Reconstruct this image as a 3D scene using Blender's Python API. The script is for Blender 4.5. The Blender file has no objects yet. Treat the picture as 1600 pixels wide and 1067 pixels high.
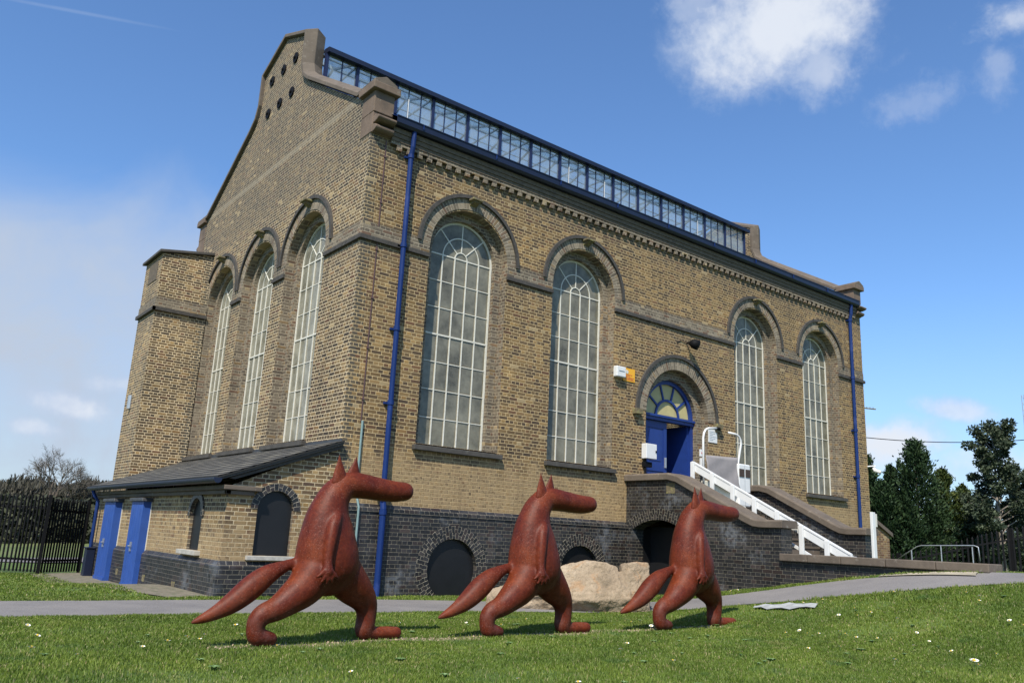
import bpy, bmesh, math, random
import numpy as np
from mathutils import Vector, Matrix, noise
from mathutils.geometry import tessellate_polygon
random.seed(7); rs = np.random.RandomState(7)
sc = bpy.context.scene
C = sc.collection
R_ = math.radians

# ------------------------------------------------------------ camera
cam = bpy.data.objects.new('camera', bpy.data.cameras.new('camera')); C.objects.link(cam)
cam.location = (-6.531, -13.089, 1.1016)
cam.rotation_euler = (R_(103.580), R_(-2.693), R_(-38.633))
cam.data.sensor_width = 36; cam.data.lens = 28.608
cam.data.clip_start = 0.05; cam.data.clip_end = 3000
sc.camera = cam

# ------------------------------------------------------------ sun and sky
LD = Vector((1.3, 1.0, -1.95)).normalized()            # the way the sunlight travels
sun = bpy.data.objects.new('sun', bpy.data.lights.new('sun', 'SUN')); C.objects.link(sun)
sun.data.energy = 4.9; sun.data.angle = R_(0.53); sun.data.color = (1.0, 0.935, 0.81)
sun.rotation_euler = LD.to_track_quat('-Z', 'Y').to_euler()
w = bpy.data.worlds.new('World'); sc.world = w; w.use_nodes = True
sc.view_settings.view_transform = 'Standard'; sc.view_settings.look = 'None'
sc.view_settings.exposure = 0.42; sc.view_settings.gamma = 1
sc.view_settings.use_curve_mapping = False


class G:
    """small node-graph writer"""
    def __init__(s, nt): s.nt = nt; s.n = nt.nodes; s.l = nt.links
    def node(s, t, **k):
        x = s.n.new(t)
        for a, b in k.items(): setattr(x, a, b)
        return x
    def put(s, sock, v):
        if isinstance(v, bpy.types.NodeSocket): s.l.new(v, sock)
        elif isinstance(v, (tuple, list)) and len(v) == 3 and sock.type == 'RGBA': sock.default_value = (*v, 1)
        else: sock.default_value = v
    def m(s, op, a, b=None, c=None, clamp=False):
        x = s.n.new('ShaderNodeMath'); x.operation = op; x.use_clamp = clamp
        s.put(x.inputs[0], a)
        if b is not None: s.put(x.inputs[1], b)
        if c is not None: s.put(x.inputs[2], c)
        return x.outputs[0]
    def vm(s, op, a, b=None, out=0):
        x = s.n.new('ShaderNodeVectorMath'); x.operation = op; s.put(x.inputs[0], a)
        if b is not None: s.put(x.inputs[1], b)
        return x.outputs['Value'] if op in ('DOT_PRODUCT', 'LENGTH') else x.outputs[0]
    def mix(s, f, a, b, bt='MIX'):
        x = s.n.new('ShaderNodeMix'); x.data_type = 'RGBA'; x.blend_type = bt
        s.put(x.inputs[0], f); s.put(x.inputs[6], a); s.put(x.inputs[7], b)
        return x.outputs[2]
    def noise(s, vec, scale, detail=3, rough=.55, dist=0.0):
        x = s.n.new('ShaderNodeTexNoise'); s.put(x.inputs['Vector'], vec)
        x.inputs['Scale'].default_value = scale; x.inputs['Detail'].default_value = detail
        x.inputs['Roughness'].default_value = rough; x.inputs['Distortion'].default_value = dist
        return x.outputs[0]
    def step(s, v, a, b):
        x = s.n.new('ShaderNodeMapRange'); x.interpolation_type = 'SMOOTHSTEP'
        s.put(x.inputs[0], v); x.inputs[1].default_value = a; x.inputs[2].default_value = b
        return x.outputs[0]
    def ramp(s, v, stops, interp='LINEAR'):
        x = s.n.new('ShaderNodeValToRGB'); x.color_ramp.interpolation = interp
        e = x.color_ramp.elements
        while len(e) < len(stops): e.new(.5)
        for i, (p, c) in enumerate(stops): e[i].position = p; e[i].color = (*c, 1)
        s.put(x.inputs[0], v); return x.outputs[0]
    def comb(s, a, b, c=0.0):
        x = s.n.new('ShaderNodeCombineXYZ')
        s.put(x.inputs[0], a); s.put(x.inputs[1], b); s.put(x.inputs[2], c); return x.outputs[0]
    def sep(s, v):
        x = s.n.new('ShaderNodeSeparateXYZ'); s.put(x.inputs[0], v); return x.outputs


def pix_dir(u, v):
    M = cam.rotation_euler.to_matrix()
    return (M @ Vector(((u - 800) / 1271.48, -(v - 533.5) / 1271.48, -1))).normalized()


def build_world():
    g = G(w.node_tree); g.n.clear()
    sky = g.node('ShaderNodeTexSky', sky_type='NISHITA'); sky.sun_disc = False
    sky.sun_elevation = math.asin(-LD.z); sky.sun_rotation = math.atan2(-LD.x, -LD.y)
    sky.air_density = 1.0; sky.dust_density = 0.6; sky.ozone_density = 2.2; sky.altitude = 50
    d = g.node('ShaderNodeTexCoord').outputs['Generated']
    n1 = g.noise(d, 9, 6, .62, .3); n2 = g.noise(d, 28, 5, .6); n3 = g.noise(d, 3.2, 5, .6, .6)
    n4 = g.noise(d, 70, 6, .7, .4)
    nn = g.m('ADD', g.m('ADD', g.m('MULTIPLY', g.m('SUBTRACT', n1, .5), 2.4), g.m('MULTIPLY', g.m('SUBTRACT', n2, .5), 1.3)), g.m('MULTIPLY', g.m('SUBTRACT', n4, .5), .7))
    total = None
    def add(t, x): return x if t is None else g.m('MAXIMUM', t, x)
    # (centre px, half width px, half height px, tilt, gain, edge)
    for (u, v, a, b, tilt, gain, amp) in [
            (120, 19, 135, 3.5, 9, .16, .25), (1205, 45, 165, 105, 6, .95, .45), (1090, 15, 70, 32, -10, .5, .8), (1275, 105, 60, 60, 0, .6, .7),
            (1590, 30, 65, 40, -20, .62, .8), (1560, 110, 30, 50, 0, .3, .9), (1430, 165, 60, 34, 10, .22, 1.1),
            (1395, 690, 95, 42, 8, 1.0, .45), (1495, 642, 62, 20, -10, .75, .6), (1560, 725, 110, 35, 0, .55, .7),
            (100, 630, 70, 24, -8, .8, .5), (50, 667, 45, 16, -5, .7, .5), (185, 600, 60, 16, 6, .5, .6)]:
        c = pix_dir(u, v); r = Vector((0, 0, 1)).cross(c).normalized() * -1; up = c.cross(r) * -1
        if up.z < 0: up = -up
        t = R_(tilt); r2 = r * math.cos(t) + up * math.sin(t); u2 = up * math.cos(t) - r * math.sin(t)
        da = g.m('MULTIPLY', g.vm('DOT_PRODUCT', d, tuple(r2)), 1271 / a); da = g.m('SUBTRACT', da, c.dot(r2) * 1271 / a)
        db = g.m('MULTIPLY', g.vm('DOT_PRODUCT', d, tuple(u2)), 1271 / b); db = g.m('SUBTRACT', db, c.dot(u2) * 1271 / b)
        q = g.m('SQRT', g.m('ADD', g.m('MULTIPLY', da, da), g.m('MULTIPLY', db, db)))
        front = g.step(g.vm('DOT_PRODUCT', d, tuple(c)), .5, .7)
        k = g.m('SUBTRACT', 1.0, q); k = g.m('ADD', k, g.m('MULTIPLY', nn, amp))
        k = g.m('MULTIPLY', g.m('MULTIPLY', g.step(k, -.05, .85), gain), front)
        total = add(total, k)
    # thin high veil low in the left part of the sky and all round the horizon
    z = g.sep(d)[2]
    cl = pix_dir(-250, 640); side = g.step(g.vm('DOT_PRODUCT', d, tuple(cl)), .78, .98)
    low = g.step(g.m('ADD', z, g.m('MULTIPLY', g.m('SUBTRACT', n3, .5), .24)), .40, .25)
    veil = g.m('MULTIPLY', g.m('MULTIPLY', side, low), g.m('ADD', .42, g.m('MULTIPLY', n1, .8)))
    veil = g.m('MAXIMUM', veil, g.m('MULTIPLY', g.step(z, .30, .0), .45))
    shade = g.mix(g.step(g.m('ADD', g.noise(d, 7, 5, .65), g.m('MULTIPLY', total, .25)), .45, .8), (4.2, 5.0, 6.5), (6.2, 6.6, 7.3))
    skyc = g.mix(1.0, sky.outputs[0], (.98, 1.27, 1.56), 'MULTIPLY')
    col = g.mix(total, g.mix(veil, skyc, (4.1, 4.7, 5.7)), shade)
    bg = g.node('ShaderNodeBackground'); g.put(bg.inputs[0], col); bg.inputs[1].default_value = SKY
    out = g.node('ShaderNodeOutputWorld'); g.l.new(bg.outputs[0], out.inputs[0])
SKY = 0.096
build_world()

# ------------------------------------------------------------ materials
def mat(name):
    m = bpy.data.materials.new(name); m.use_nodes = True
    g = G(m.node_tree); return m, g, m.node_tree.nodes['Principled BSDF']

def pos(g): return g.node('ShaderNodeNewGeometry').outputs['Position']

def bump(g, p, h, strength=.5, dist=.01):
    b = g.node('ShaderNodeBump'); b.inputs['Strength'].default_value = strength; b.inputs['Distance'].default_value = dist
    g.put(b.inputs['Height'], h); g.l.new(b.outputs[0], p.inputs['Normal'])

def brick_mat(name, cols, mortar, uv=False, h=.069, P=.216, header=.674, joint=.0062, rough=.85, quoin=False,
              smear=None, soot=0.0, contrast=.35, zdark=False, stain=None, flor=0.0, band=None):
    """bond of stretchers and headers worked out from the real size of a brick"""
    m, g, p = mat(name)
    ps = pos(g); x, y, z = g.sep(ps)
    if uv:
        U, V, _ = g.sep(g.node('ShaderNodeUVMap').outputs[0])
    else:
        nx = g.sep(g.node('ShaderNodeNewGeometry').outputs['True Normal'])[0]
        isx = g.m('GREATER_THAN', g.m('ABSOLUTE', nx), .5)
        U = g.m('ADD', g.m('MULTIPLY', x, g.m('SUBTRACT', 1.0, isx)), g.m('MULTIPLY', g.m('ADD', y, .11), isx)); V = z
    wob = g.m('MULTIPLY', g.m('SUBTRACT', g.noise(ps, 2.1, 2), .5), .012)
    V = g.m('ADD', V, wob)
    vr = g.m('DIVIDE', V, h); r = g.m('FLOOR', vr); fv = g.m('FRACT', vr)
    jit = g.m('MULTIPLY', g.m('SINE', g.m('MULTIPLY', r, 12.9898)), .05)
    if uv or header > .99:
        par = g.m('MULTIPLY', g.m('FLOORED_MODULO', r, 2.0), .5); PR = P
        uu = g.m('ADD', g.m('ADD', g.m('DIVIDE', U, P), par), jit)
    else:                          # one course of stretchers, one of headers
        odd = g.m('FLOORED_MODULO', r, 2.0); PR = g.m('MULTIPLY', P, g.m('SUBTRACT', 1.0, g.m('MULTIPLY', odd, .5)))
        uu = g.m('ADD', g.m('ADD', g.m('DIVIDE', U, PR), g.m('MULTIPLY', odd, .5)), jit)
    k = g.m('FLOOR', uu); f = g.m('FRACT', uu); ish = 0.0
    du = g.m('MULTIPLY', g.m('MINIMUM', f, g.m('SUBTRACT', 1.0, f)), PR); dv = g.m('MULTIPLY', g.m('MINIMUM', fv, g.m('SUBTRACT', 1.0, fv)), h)
    d = g.m('ADD', g.m('MINIMUM', du, dv), g.m('MULTIPLY', g.m('SUBTRACT', g.noise(ps, 55, 2), .5), .007))
    mor = g.step(d, joint + .003, joint - .002)
    wn = g.node('ShaderNodeTexWhiteNoise', noise_dimensions='3D')
    g.put(wn.inputs['Vector'], g.comb(k, r, ish)); rnd = wn.outputs['Value']; rc = g.sep(wn.outputs['Color'])
    col = g.ramp(rnd, cols)
    blot = g.m('MULTIPLY', g.step(g.noise(g.vm('ADD', ps, g.comb(g.m('MULTIPLY', rnd, 9.0), rnd, rnd)), 13, 3, .7), .46, .6), .65)
    col = g.mix(blot, col, g.ramp(rc[0], cols))
    col = g.mix(g.m('MULTIPLY', g.step(rc[2], .80, .95), .45 if not name.startswith('blue') else .1), col, (.15, .062, .030))
    col = g.mix(g.m('MULTIPLY', g.step(rc[1], .86, .97), .4 if not name.startswith('blue') else 0.0), col, (.27, .165, .05))
    col = g.mix(contrast, col, g.ramp(g.noise(ps, 60, 3), [(.3, (.45, .42, .4)), (.7, (1.5, 1.5, 1.5))]), 'MULTIPLY')
    big = g.noise(ps, .55, 4, .6); mid = g.noise(ps, 3.5, 4, .65)
    col = g.mix(.8, col, g.ramp(big, [(.3, (.58, .56, .54)), (.7, (1.38, 1.35, 1.28))]), 'MULTIPLY')
    mcol = g.mix(.75, mortar, g.ramp(g.noise(ps, 11, 4, .7), [(.3, (.42, .40, .36)), (.72, (1.35, 1.35, 1.35))]), 'MULTIPLY')
    if smear is not None:          # pointing smeared over the lower courses
        zz = g.m('ADD', z, g.m('MULTIPLY', g.m('SUBTRACT', mid, .5), 1.6))
        s = g.step(zz, smear + .35, smear - .35)
        s = g.m('MULTIPLY', s, g.step(g.noise(ps, 14, 4, .7), .32, .54))
        col = g.mix(g.m('MULTIPLY', s, .85), col, (.33, .24, .13))
        mcol = g.mix(g.m('MULTIPLY', s, .6), mcol, (.30, .21, .11))
    if quoin:
        q = g.m('LESS_THAN', g.m('ABSOLUTE', U), g.m('ADD', .11, g.m('MULTIPLY', odd, .1)))
        col = g.mix(g.m('MULTIPLY', q, .8), col, (.062, .058, .048))
    allc = g.mix(mor, col, mcol)
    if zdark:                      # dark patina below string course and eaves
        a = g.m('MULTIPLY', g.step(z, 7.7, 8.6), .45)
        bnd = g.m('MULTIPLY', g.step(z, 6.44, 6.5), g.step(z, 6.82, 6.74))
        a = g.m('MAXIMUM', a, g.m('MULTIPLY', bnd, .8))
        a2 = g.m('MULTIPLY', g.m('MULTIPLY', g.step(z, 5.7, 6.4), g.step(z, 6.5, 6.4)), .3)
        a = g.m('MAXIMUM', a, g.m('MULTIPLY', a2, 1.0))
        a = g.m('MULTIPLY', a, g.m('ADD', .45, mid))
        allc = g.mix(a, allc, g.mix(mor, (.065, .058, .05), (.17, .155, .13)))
    if not uv:                     # rain streaks and soot drifting down the face
        st_ = g.noise(g.vm('MULTIPLY', ps, (3.2, 3.2, .35)), 1.0, 5, .65)
        allc = g.mix(g.m('MULTIPLY', g.step(st_, .53, .68), .38), allc, g.mix(1.0, allc, (.42, .38, .34), 'MULTIPLY'))
        lt_ = g.noise(g.vm('ADD', ps, (7.0, 3.0, 1.0)), .8, 4, .6)
        allc = g.mix(g.m('MULTIPLY', g.step(lt_, .56, .7), .35), allc, g.mix(1.0, allc, (1.5, 1.45, 1.35), 'MULTIPLY'))
    if band is not None:
        bb = g.m('MULTIPLY', g.step(g.m('ABSOLUTE', g.m('SUBTRACT', z, band)), .09, .05), g.m('MULTIPLY', g.step(mid, .25, .5), .7))
        allc = g.mix(g.m('MULTIPLY', bb, .7), allc, (.32, .28, .21))
    if soot: allc = g.mix(g.m('MULTIPLY', g.step(mid, .5, .75), soot), allc, (.05, .045, .04))
    if flor:                       # pale salts blooming out of the brick
        fl = g.m('MULTIPLY', g.step(g.noise(ps, 1.3, 5, .6), .52, .72), g.step(g.noise(ps, 9, 3), .35, .6))
        allc = g.mix(g.m('MULTIPLY', fl, flor), allc, (.26, .28, .31))
    # odd pale replaced bricks
    allc = g.mix(g.m('MULTIPLY', g.m('LESS_THAN', rc[1], .012 if 'blue' not in name else -1.0), .6), allc, (.42, .33, .19))
    if 'blue' not in name: allc = g.mix(1.0, allc, (.93, .90, .86), 'MULTIPLY')
    g.put(p.inputs['Base Color'], allc); p.inputs['Roughness'].default_value = rough
    hgt = g.m('ADD', g.m('MULTIPLY', g.m('SUBTRACT', 1.0, mor), .8), g.m('MULTIPLY', rc[2], .5))
    bump(g, p, hgt, .55, .008)
    return m

STOCK = [(0, (.055, .037, .023)), (.25, (.095, .064, .034)), (.55, (.15, .10, .046)), (.82, (.20, .132, .056)), (1, (.29, .195, .085))]
GABLE = [(0, (.048, .036, .025)), (.35, (.085, .061, .036)), (.65, (.125, .088, .048)), (.88, (.18, .127, .064)), (1, (.28, .2, .10))]
GREYB = [(0, (.085, .070, .055)), (.5, (.135, .114, .088)), (1, (.20, .172, .132))]
BLUEB = [(0, (.010, .010, .011)), (.5, (.017, .0165, .018)), (.85, (.027, .026, .028)), (1, (.045, .038, .036))]
M = {}
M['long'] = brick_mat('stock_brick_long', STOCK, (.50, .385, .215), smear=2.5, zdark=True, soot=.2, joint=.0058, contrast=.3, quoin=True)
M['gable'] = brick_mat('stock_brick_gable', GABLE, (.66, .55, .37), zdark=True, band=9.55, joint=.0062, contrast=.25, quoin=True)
M['lean'] = brick_mat('stock_brick_low', [(0, (.07, .045, .03)), (.3, (.13, .09, .045)), (.6, (.21, .145, .065)), (1, (.31, .225, .115))],
                      (.50, .42, .28), smear=1.0)
M['jamb'] = brick_mat('jamb_brick', GREYB, (.33, .29, .22), soot=.15)
M['ring'] = brick_mat('arch_brick', [(0, (.10, .085, .065)), (.5, (.17, .145, .11)), (1, (.25, .215, .165))], (.34, .30, .235), uv=True, P=.25, header=.9999, h=.072, joint=.007, soot=.35)
M['blue'] = brick_mat('blue_brick', BLUEB, (.20, .18, .135), rough=.5, joint=.0022, flor=.35, contrast=.3)
M['bluering'] = brick_mat('blue_arch_brick', BLUEB, (.28, .25, .19), uv=True, P=.116, header=.9999, h=.072, joint=.003, rough=.45)
M['wing'] = brick_mat('wing_brick', [(0, (.10, .05, .03)), (.6, (.2, .12, .06)), (1, (.28, .2, .1))], (.3, .24, .16))

def plain(name, col, rough=.6, var=.25, scale=6, metal=0.0, bmp=0.0, spots=None, spec=.5):
    m, g, p = mat(name); ps = pos(g)
    c = g.mix(1.0, col, g.ramp(g.noise(ps, scale, 5, .62), [(.25, (1 - var,) * 3), (.75, (1 + var,) * 3)]), 'MULTIPLY')
    if spots:
        for (sc_, lo, hi, sc2, amt) in spots:
            c = g.mix(g.m('MULTIPLY', g.step(g.noise(ps, sc_, 5, .65), lo, hi), amt), c, sc2)
    g.put(p.inputs['Base Color'], c); p.inputs['Roughness'].default_value = rough
    p.inputs['Metallic'].default_value = metal; p.inputs['Specular IOR Level'].default_value = spec
    if bmp: bump(g, p, g.noise(ps, scale * 5, 5, .65), bmp, .01)
    return m
M['stone'] = plain('brown_sandstone', (.135, .095, .068), .85, .3, 3, bmp=.4, spots=[(8, .6, .75, (.32, .29, .24), .5), (2.2, .55, .7, (.06, .05, .042), .6)])
M['darkstone'] = plain('sooty_stone', (.055, .05, .044), .85, .35, 5, bmp=.4, spots=[(6, .6, .75, (.17, .16, .13), .5)])
M['cope'] = plain('coping_stone', (.105, .082, .062), .85, .3, 2.5, bmp=.5, spots=[(9, .56, .74, (.24, .215, .18), .6), (3, .6, .75, (.07, .055, .045), .6)])
M['hood'] = plain('hood_brick', (.048, .043, .038), .85, .45, 12, bmp=.5, spots=[(16, .58, .7, (.15, .135, .11), .7)])
M['eaves'] = plain('moulded_brick', (.105, .082, .056), .85, .4, 14, bmp=.6, spots=[(9, .55, .7, (.05, .042, .034), .6)])
M['bluepaint'] = plain('blue_paint', (.006, .024, .115), .55, .12, 3, spec=.2, spots=[(1.7, .55, .7, (.03, .055, .2), .5)])
M['doorblue'] = plain('door_blue_paint', (.020, .068, .28), .5, .14, 4, spots=[(22, .69, .74, (.2, .24, .36), .6), (2, .55, .75, (.03, .085, .34), .6)])
M['lantern'] = plain('dark_blue_lantern_paint', (.006, .013, .055), .5, .2, 4)
M['entrance'] = plain('entrance_blue_paint', (.009, .032, .17), .5, .14, 4, spots=[(2, .55, .75, (.014, .05, .22), .6)])
M['navy'] = plain('navy_paint', (.005, .009, .028), .45, .2, 3)
M['white'] = plain('white_paint', (.62, .62, .61), .4, .05, 8)
M['offwhite'] = plain('weathered_white_paint', (.58, .56, .49), .55, .15, 25, spots=[(30, .6, .7, (.25, .2, .15), .6)])
M['sill'] = plain('painted_stone_sill', (.36, .34, .30), .7, .25, 12)
M['cream'] = plain('cream_board', (.42, .36, .17), .6, .12, 5)
M['board'] = plain('black_board', (.006, .006, .007), .5, .3, 5)
M['slate'] = None
M['iron'] = plain('black_iron', (.005, .005, .006), .7, .2, 10, spec=.15)
M['grey'] = plain('grey_canvas', (.235, .215, .215), .85, .08, 9)
M['zinc'] = plain('galvanised_steel', (.42, .44, .46), .35, .12, 15, metal=.6)
M['cyan'] = plain('pale_blue_conduit', (.17, .25, .245), .5, .15, 6)
M['copper'] = plain('copper_tape', (.10, .055, .05), .55, .2, 12)
M['yellow'] = plain('yellow_sign', (.72, .36, .015), .45, .06, 5)
M['ink'] = plain('dark_ink', (.05, .03, .02), .6, .1, 9)
M['red'] = plain('red_ink', (.45, .03, .04), .6, .1, 9)
M['dark'] = plain('interior_dark', (.10, .095, .085), .9, .2, 2)
M['lichen'] = plain('lichen_stone', (.13, .105, .06), .9, .4, 9, spots=[(14, .5, .62, (.26, .24, .08), .6)])
M['steel'] = plain('roof_steel', (.16, .18, .22), .5, .2, 6)
M['lead'] = plain('dark_lead', (.04, .042, .047), .5, .3, 6)

def slate_mat():
    m, g, p = mat('roof_slates'); U, V, _ = g.sep(g.node('ShaderNodeUVMap').outputs[0]); ps = pos(g)
    vr = g.m('DIVIDE', V, .2); r = g.m('FLOOR', vr); fv = g.m('FRACT', vr)
    uu = g.m('ADD', g.m('DIVIDE', U, .27), g.m('MULTIPLY', g.m('FLOORED_MODULO', r, 2.0), .5)); k = g.m('FLOOR', uu); f = g.m('FRACT', uu)
    wn = g.node('ShaderNodeTexWhiteNoise', noise_dimensions='3D'); g.put(wn.inputs['Vector'], g.comb(k, r, 0.0)); rn = wn.outputs[0]
    c = g.ramp(rn, [(0, (.045, .043, .040)), (.5, (.075, .071, .066)), (.85, (.105, .10, .09)), (1, (.16, .15, .125))])
    c = g.mix(.6, c, g.ramp(g.noise(ps, 2.5, 5, .65), [(.3, (.6, .6, .6)), (.7, (1.6, 1.55, 1.4))]), 'MULTIPLY')
    e = g.m('MINIMUM', g.m('MULTIPLY', g.m('MINIMUM', f, g.m('SUBTRACT', 1.0, f)), .27), g.m('MULTIPLY', fv, .2))
    c = g.mix(g.step(e, .009, .002), c, (.015, .015, .014))
    g.put(p.inputs['Base Color'], c); p.inputs['Roughness'].default_value = .78
    bump(g, p, g.m('SUBTRACT', g.m('ADD', rn, g.m('SUBTRACT', 1.0, fv)), g.step(e, .01, .002)), .7, .012); return m
M['slate'] = slate_mat()

def glass_mat(name, dust, dustcol, tint, rough=.06, edge=0.0):
    m, g, p = mat(name); ps = pos(g); g.n.remove(p)
    out = [n for n in g.n if n.type == 'OUTPUT_MATERIAL'][0]
    gl = g.node('ShaderNodeBsdfGlossy'); gl.inputs['Roughness'].default_value = rough
    tr = g.node('ShaderNodeBsdfTransparent'); g.put(tr.inputs[0], tint)
    df = g.node('ShaderNodeBsdfDiffuse'); g.put(df.inputs[0], dustcol)
    tl = g.node('ShaderNodeBsdfTranslucent'); g.put(tl.inputs[0], dustcol)
    md = g.node('ShaderNodeMixShader'); md.inputs[0].default_value = .35; g.l.new(df.outputs[0], md.inputs[1]); g.l.new(tl.outputs[0], md.inputs[2])
    m1 = g.node('ShaderNodeMixShader')
    dn = g.m('MULTIPLY', g.ramp(g.noise(ps, 2.2, 5, .65), [(.25, (.35,) * 3), (.75, (1.5,) * 3)]), dust, clamp=True)
    if edge:
        U, V, _ = g.sep(g.node('ShaderNodeUVMap').outputs[0])
        ed = g.m('MINIMUM', g.m('MULTIPLY', g.m('MINIMUM', U, g.m('SUBTRACT', 1.0, U)), .3), g.m('MULTIPLY', g.m('MINIMUM', V, g.m('SUBTRACT', 1.1, V)), .56))
        ed = g.m('MULTIPLY', g.step(g.m('ADD', ed, g.m('MULTIPLY', g.noise(ps, 12, 4, .7), .05)), .085, .025), edge); dn = g.m('MAXIMUM', dn, ed)
        g.put(df.inputs[0], g.mix(ed, dustcol, (.34, .27, .16))); g.put(tl.inputs[0], g.mix(ed, dustcol, (.34, .27, .16)))
    g.l.new(dn, m1.inputs[0]); g.l.new(tr.outputs[0], m1.inputs[1]); g.l.new(md.outputs[0], m1.inputs[2])
    ge = g.node('ShaderNodeNewGeometry'); cs = g.m('ABSOLUTE', g.vm('DOT_PRODUCT', ge.outputs['Incoming'], ge.outputs['Normal']))
    fr = g.m('ADD', .04, g.m('MULTIPLY', .96, g.m('POWER', g.m('SUBTRACT', 1.0, cs, clamp=True), 5.0)))
    b = g.node('ShaderNodeBump'); b.inputs['Strength'].default_value = .25; b.inputs['Distance'].default_value = .01
    g.put(b.inputs['Height'], g.noise(ps, 3.5, 2)); g.l.new(b.outputs[0], gl.inputs['Normal'])
    m2 = g.node('ShaderNodeMixShader'); g.l.new(g.m('MULTIPLY', fr, .9), m2.inputs[0])
    g.l.new(m1.outputs[0], m2.inputs[1]); g.l.new(gl.outputs[0], m2.inputs[2])
    g.l.new(m2.outputs[0], out.inputs[0]); return m
M['glass'] = glass_mat('dusty_window_glass', .68, (.37, .35, .27), (.5, .55, .5), edge=.75)
M['reveal'] = plain('cream_plaster', (.45, .35, .19), .9, .25, 4)
M['gableglass'] = glass_mat('sky_paled_dusty_glass', .78, (.44, .42, .33), (.6, .65, .62), edge=.8)  # dusty panes; grazing sky reflection put into the paler dust colour
M['roofglass'] = glass_mat('clear_roof_glass', .42, (.50, .60, .66), (.80, .88, .92))

# ------------------------------------------------------------ builders
def link(name, verts, faces, m, parent=None, uvs=None, smooth=False, mats=None, fm=None):
    me = bpy.data.meshes.new(name); me.from_pydata([tuple(v) for v in verts], [], faces); me.update()
    if uvs:
        ul = me.uv_layers.new(name='UVMap'); i = 0
        for f in uvs:
            for q in f: ul.data[i].uv = q; i += 1
    for mm in (mats or [m]): me.materials.append(mm)
    if fm:
        for pz, k in zip(me.polygons, fm): pz.material_index = k
    if smooth:
        for pz in me.polygons: pz.use_smooth = True
    o = bpy.data.objects.new(name, me); C.objects.link(o)
    if parent: o.parent = parent; o.matrix_parent_inverse = parent.matrix_world.inverted()
    return o

def thing(name, label, cat, loc=(0, 0, 0), group=None):
    o = bpy.data.objects.new(name, None); C.objects.link(o); o.location = loc; o.empty_display_size = .3
    o['label'] = label; o['category'] = cat
    if group: o['group'] = group
    bpy.context.view_layer.update(); return o

def tag(o, label, cat, group=None, kind=None):
    if label: o['label'] = label
    if cat: o['category'] = cat
    if group: o['group'] = group
    if kind: o['kind'] = kind
    return o

class MB:
    """collects geometry of ONE mesh"""
    def __init__(s): s.v = []; s.f = []; s.u = []; s.k = []; s.parts = []
    def each(s, name, m, parent=None, **kw):
        """one object for every piece that was added"""
        out = []
        for vs, fs in s.parts:
            q = MB(); q.add(vs, fs); out.append(q.build(name, m, parent, **kw))
        return out
    def add(s, vs, fs, us=None, k=0):
        s.parts.append((list(vs), list(fs))); b = len(s.v); s.v += [tuple(v) for v in vs]
        for i, f in enumerate(fs):
            s.f.append([b + j for j in f]); s.k.append(k)
            s.u.append(us[i] if us else [(0, 0)] * len(f))
    def box(s, x0, x1, y0, y1, z0, z1, k=0):
        vs = [(x, y, z) for z in (z0, z1) for y in (y0, y1) for x in (x0, x1)]
        s.add(vs, [(0, 2, 3, 1), (4, 5, 7, 6), (0, 1, 5, 4), (2, 6, 7, 3), (0, 4, 6, 2), (1, 3, 7, 5)], None, k)
    def bar(s, a, b, w_, h_=None, up=(0, 0, 1), k=0):
        a = Vector(a); b = Vector(b); d = (b - a).normalized(); h_ = h_ or w_
        up = Vector(up)
        if abs(d.dot(up)) > .98: up = Vector((1, 0, 0))
        r = d.cross(up).normalized() * (w_ / 2); u = r.cross(d).normalized() * (h_ / 2)
        vs = [p + sx * r + sy * u for p in (a, b) for sx, sy in ((-1, -1), (1, -1), (1, 1), (-1, 1))]
        s.add(vs, [(3, 2, 1, 0), (4, 5, 6, 7), (0, 1, 5, 4), (1, 2, 6, 5), (2, 3, 7, 6), (3, 0, 4, 7)], None, k)
    def tube(s, pts, rad, n=8, cap=True, k=0):
        pts = [Vector(p) for p in pts]; rr = rad if isinstance(rad, (list, tuple)) else [rad] * len(pts)
        rings = []; prev = None
        for i, p in enumerate(pts):
            d = (pts[min(i + 1, len(pts) - 1)] - pts[max(i - 1, 0)]).normalized()
            if prev is None: u = d.orthogonal().normalized()
            else:
                u = prev - d * prev.dot(d); u = u.normalized() if u.length > 1e-5 else d.orthogonal().normalized()
            prev = u; v_ = d.cross(u)
            rings.append([p + (u * math.cos(t) + v_ * math.sin(t)) * rr[i] for t in [2 * math.pi * j / n for j in range(n)]])
        vs = [q for r in rings for q in r]; fs = []
        for i in range(len(pts) - 1):
            for j in range(n):
                fs.append((i * n + j, i * n + (j + 1) % n, (i + 1) * n + (j + 1) % n, (i + 1) * n + j))
        if cap: fs.append(tuple(reversed(range(n)))); fs.append(tuple(range((len(pts) - 1) * n, len(pts) * n)))
        s.add(vs, fs, None, k)
    def prism(s, poly, d0, d1, to3, k=0):
        """poly in (u,v), swept along depth through to3(u,v,d)"""
        n = len(poly); vs = [to3(u, v, d0) for u, v in poly] + [to3(u, v, d1) for u, v in poly]
        tri = tessellate_polygon([[Vector((u, v, 0)) for u, v in poly]])
        fs = [tuple(t) for t in tri] + [tuple(n + i for i in reversed(t)) for t in tri]
        fs += [(i, (i + 1) % n, n + (i + 1) % n, n + i) for i in range(n)]
        s.add(vs, fs, None, k)
    def build(s, name, m, parent=None, smooth=False, mats=None, uv=False, bevel=0):
        o = link(name, s.v, s.f, m, parent, s.u if uv else None, smooth, mats, s.k if mats else None)
        bm = bmesh.new(); bm.from_mesh(o.data); bmesh.ops.recalc_face_normals(bm, faces=bm.faces); bm.to_mesh(o.data); bm.free()
        if bevel:
            b = o.modifiers.new('bevel', 'BEVEL'); b.width = bevel; b.segments = 2; b.limit_method = 'ANGLE'; b.angle_limit = R_(40)
        return o

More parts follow.
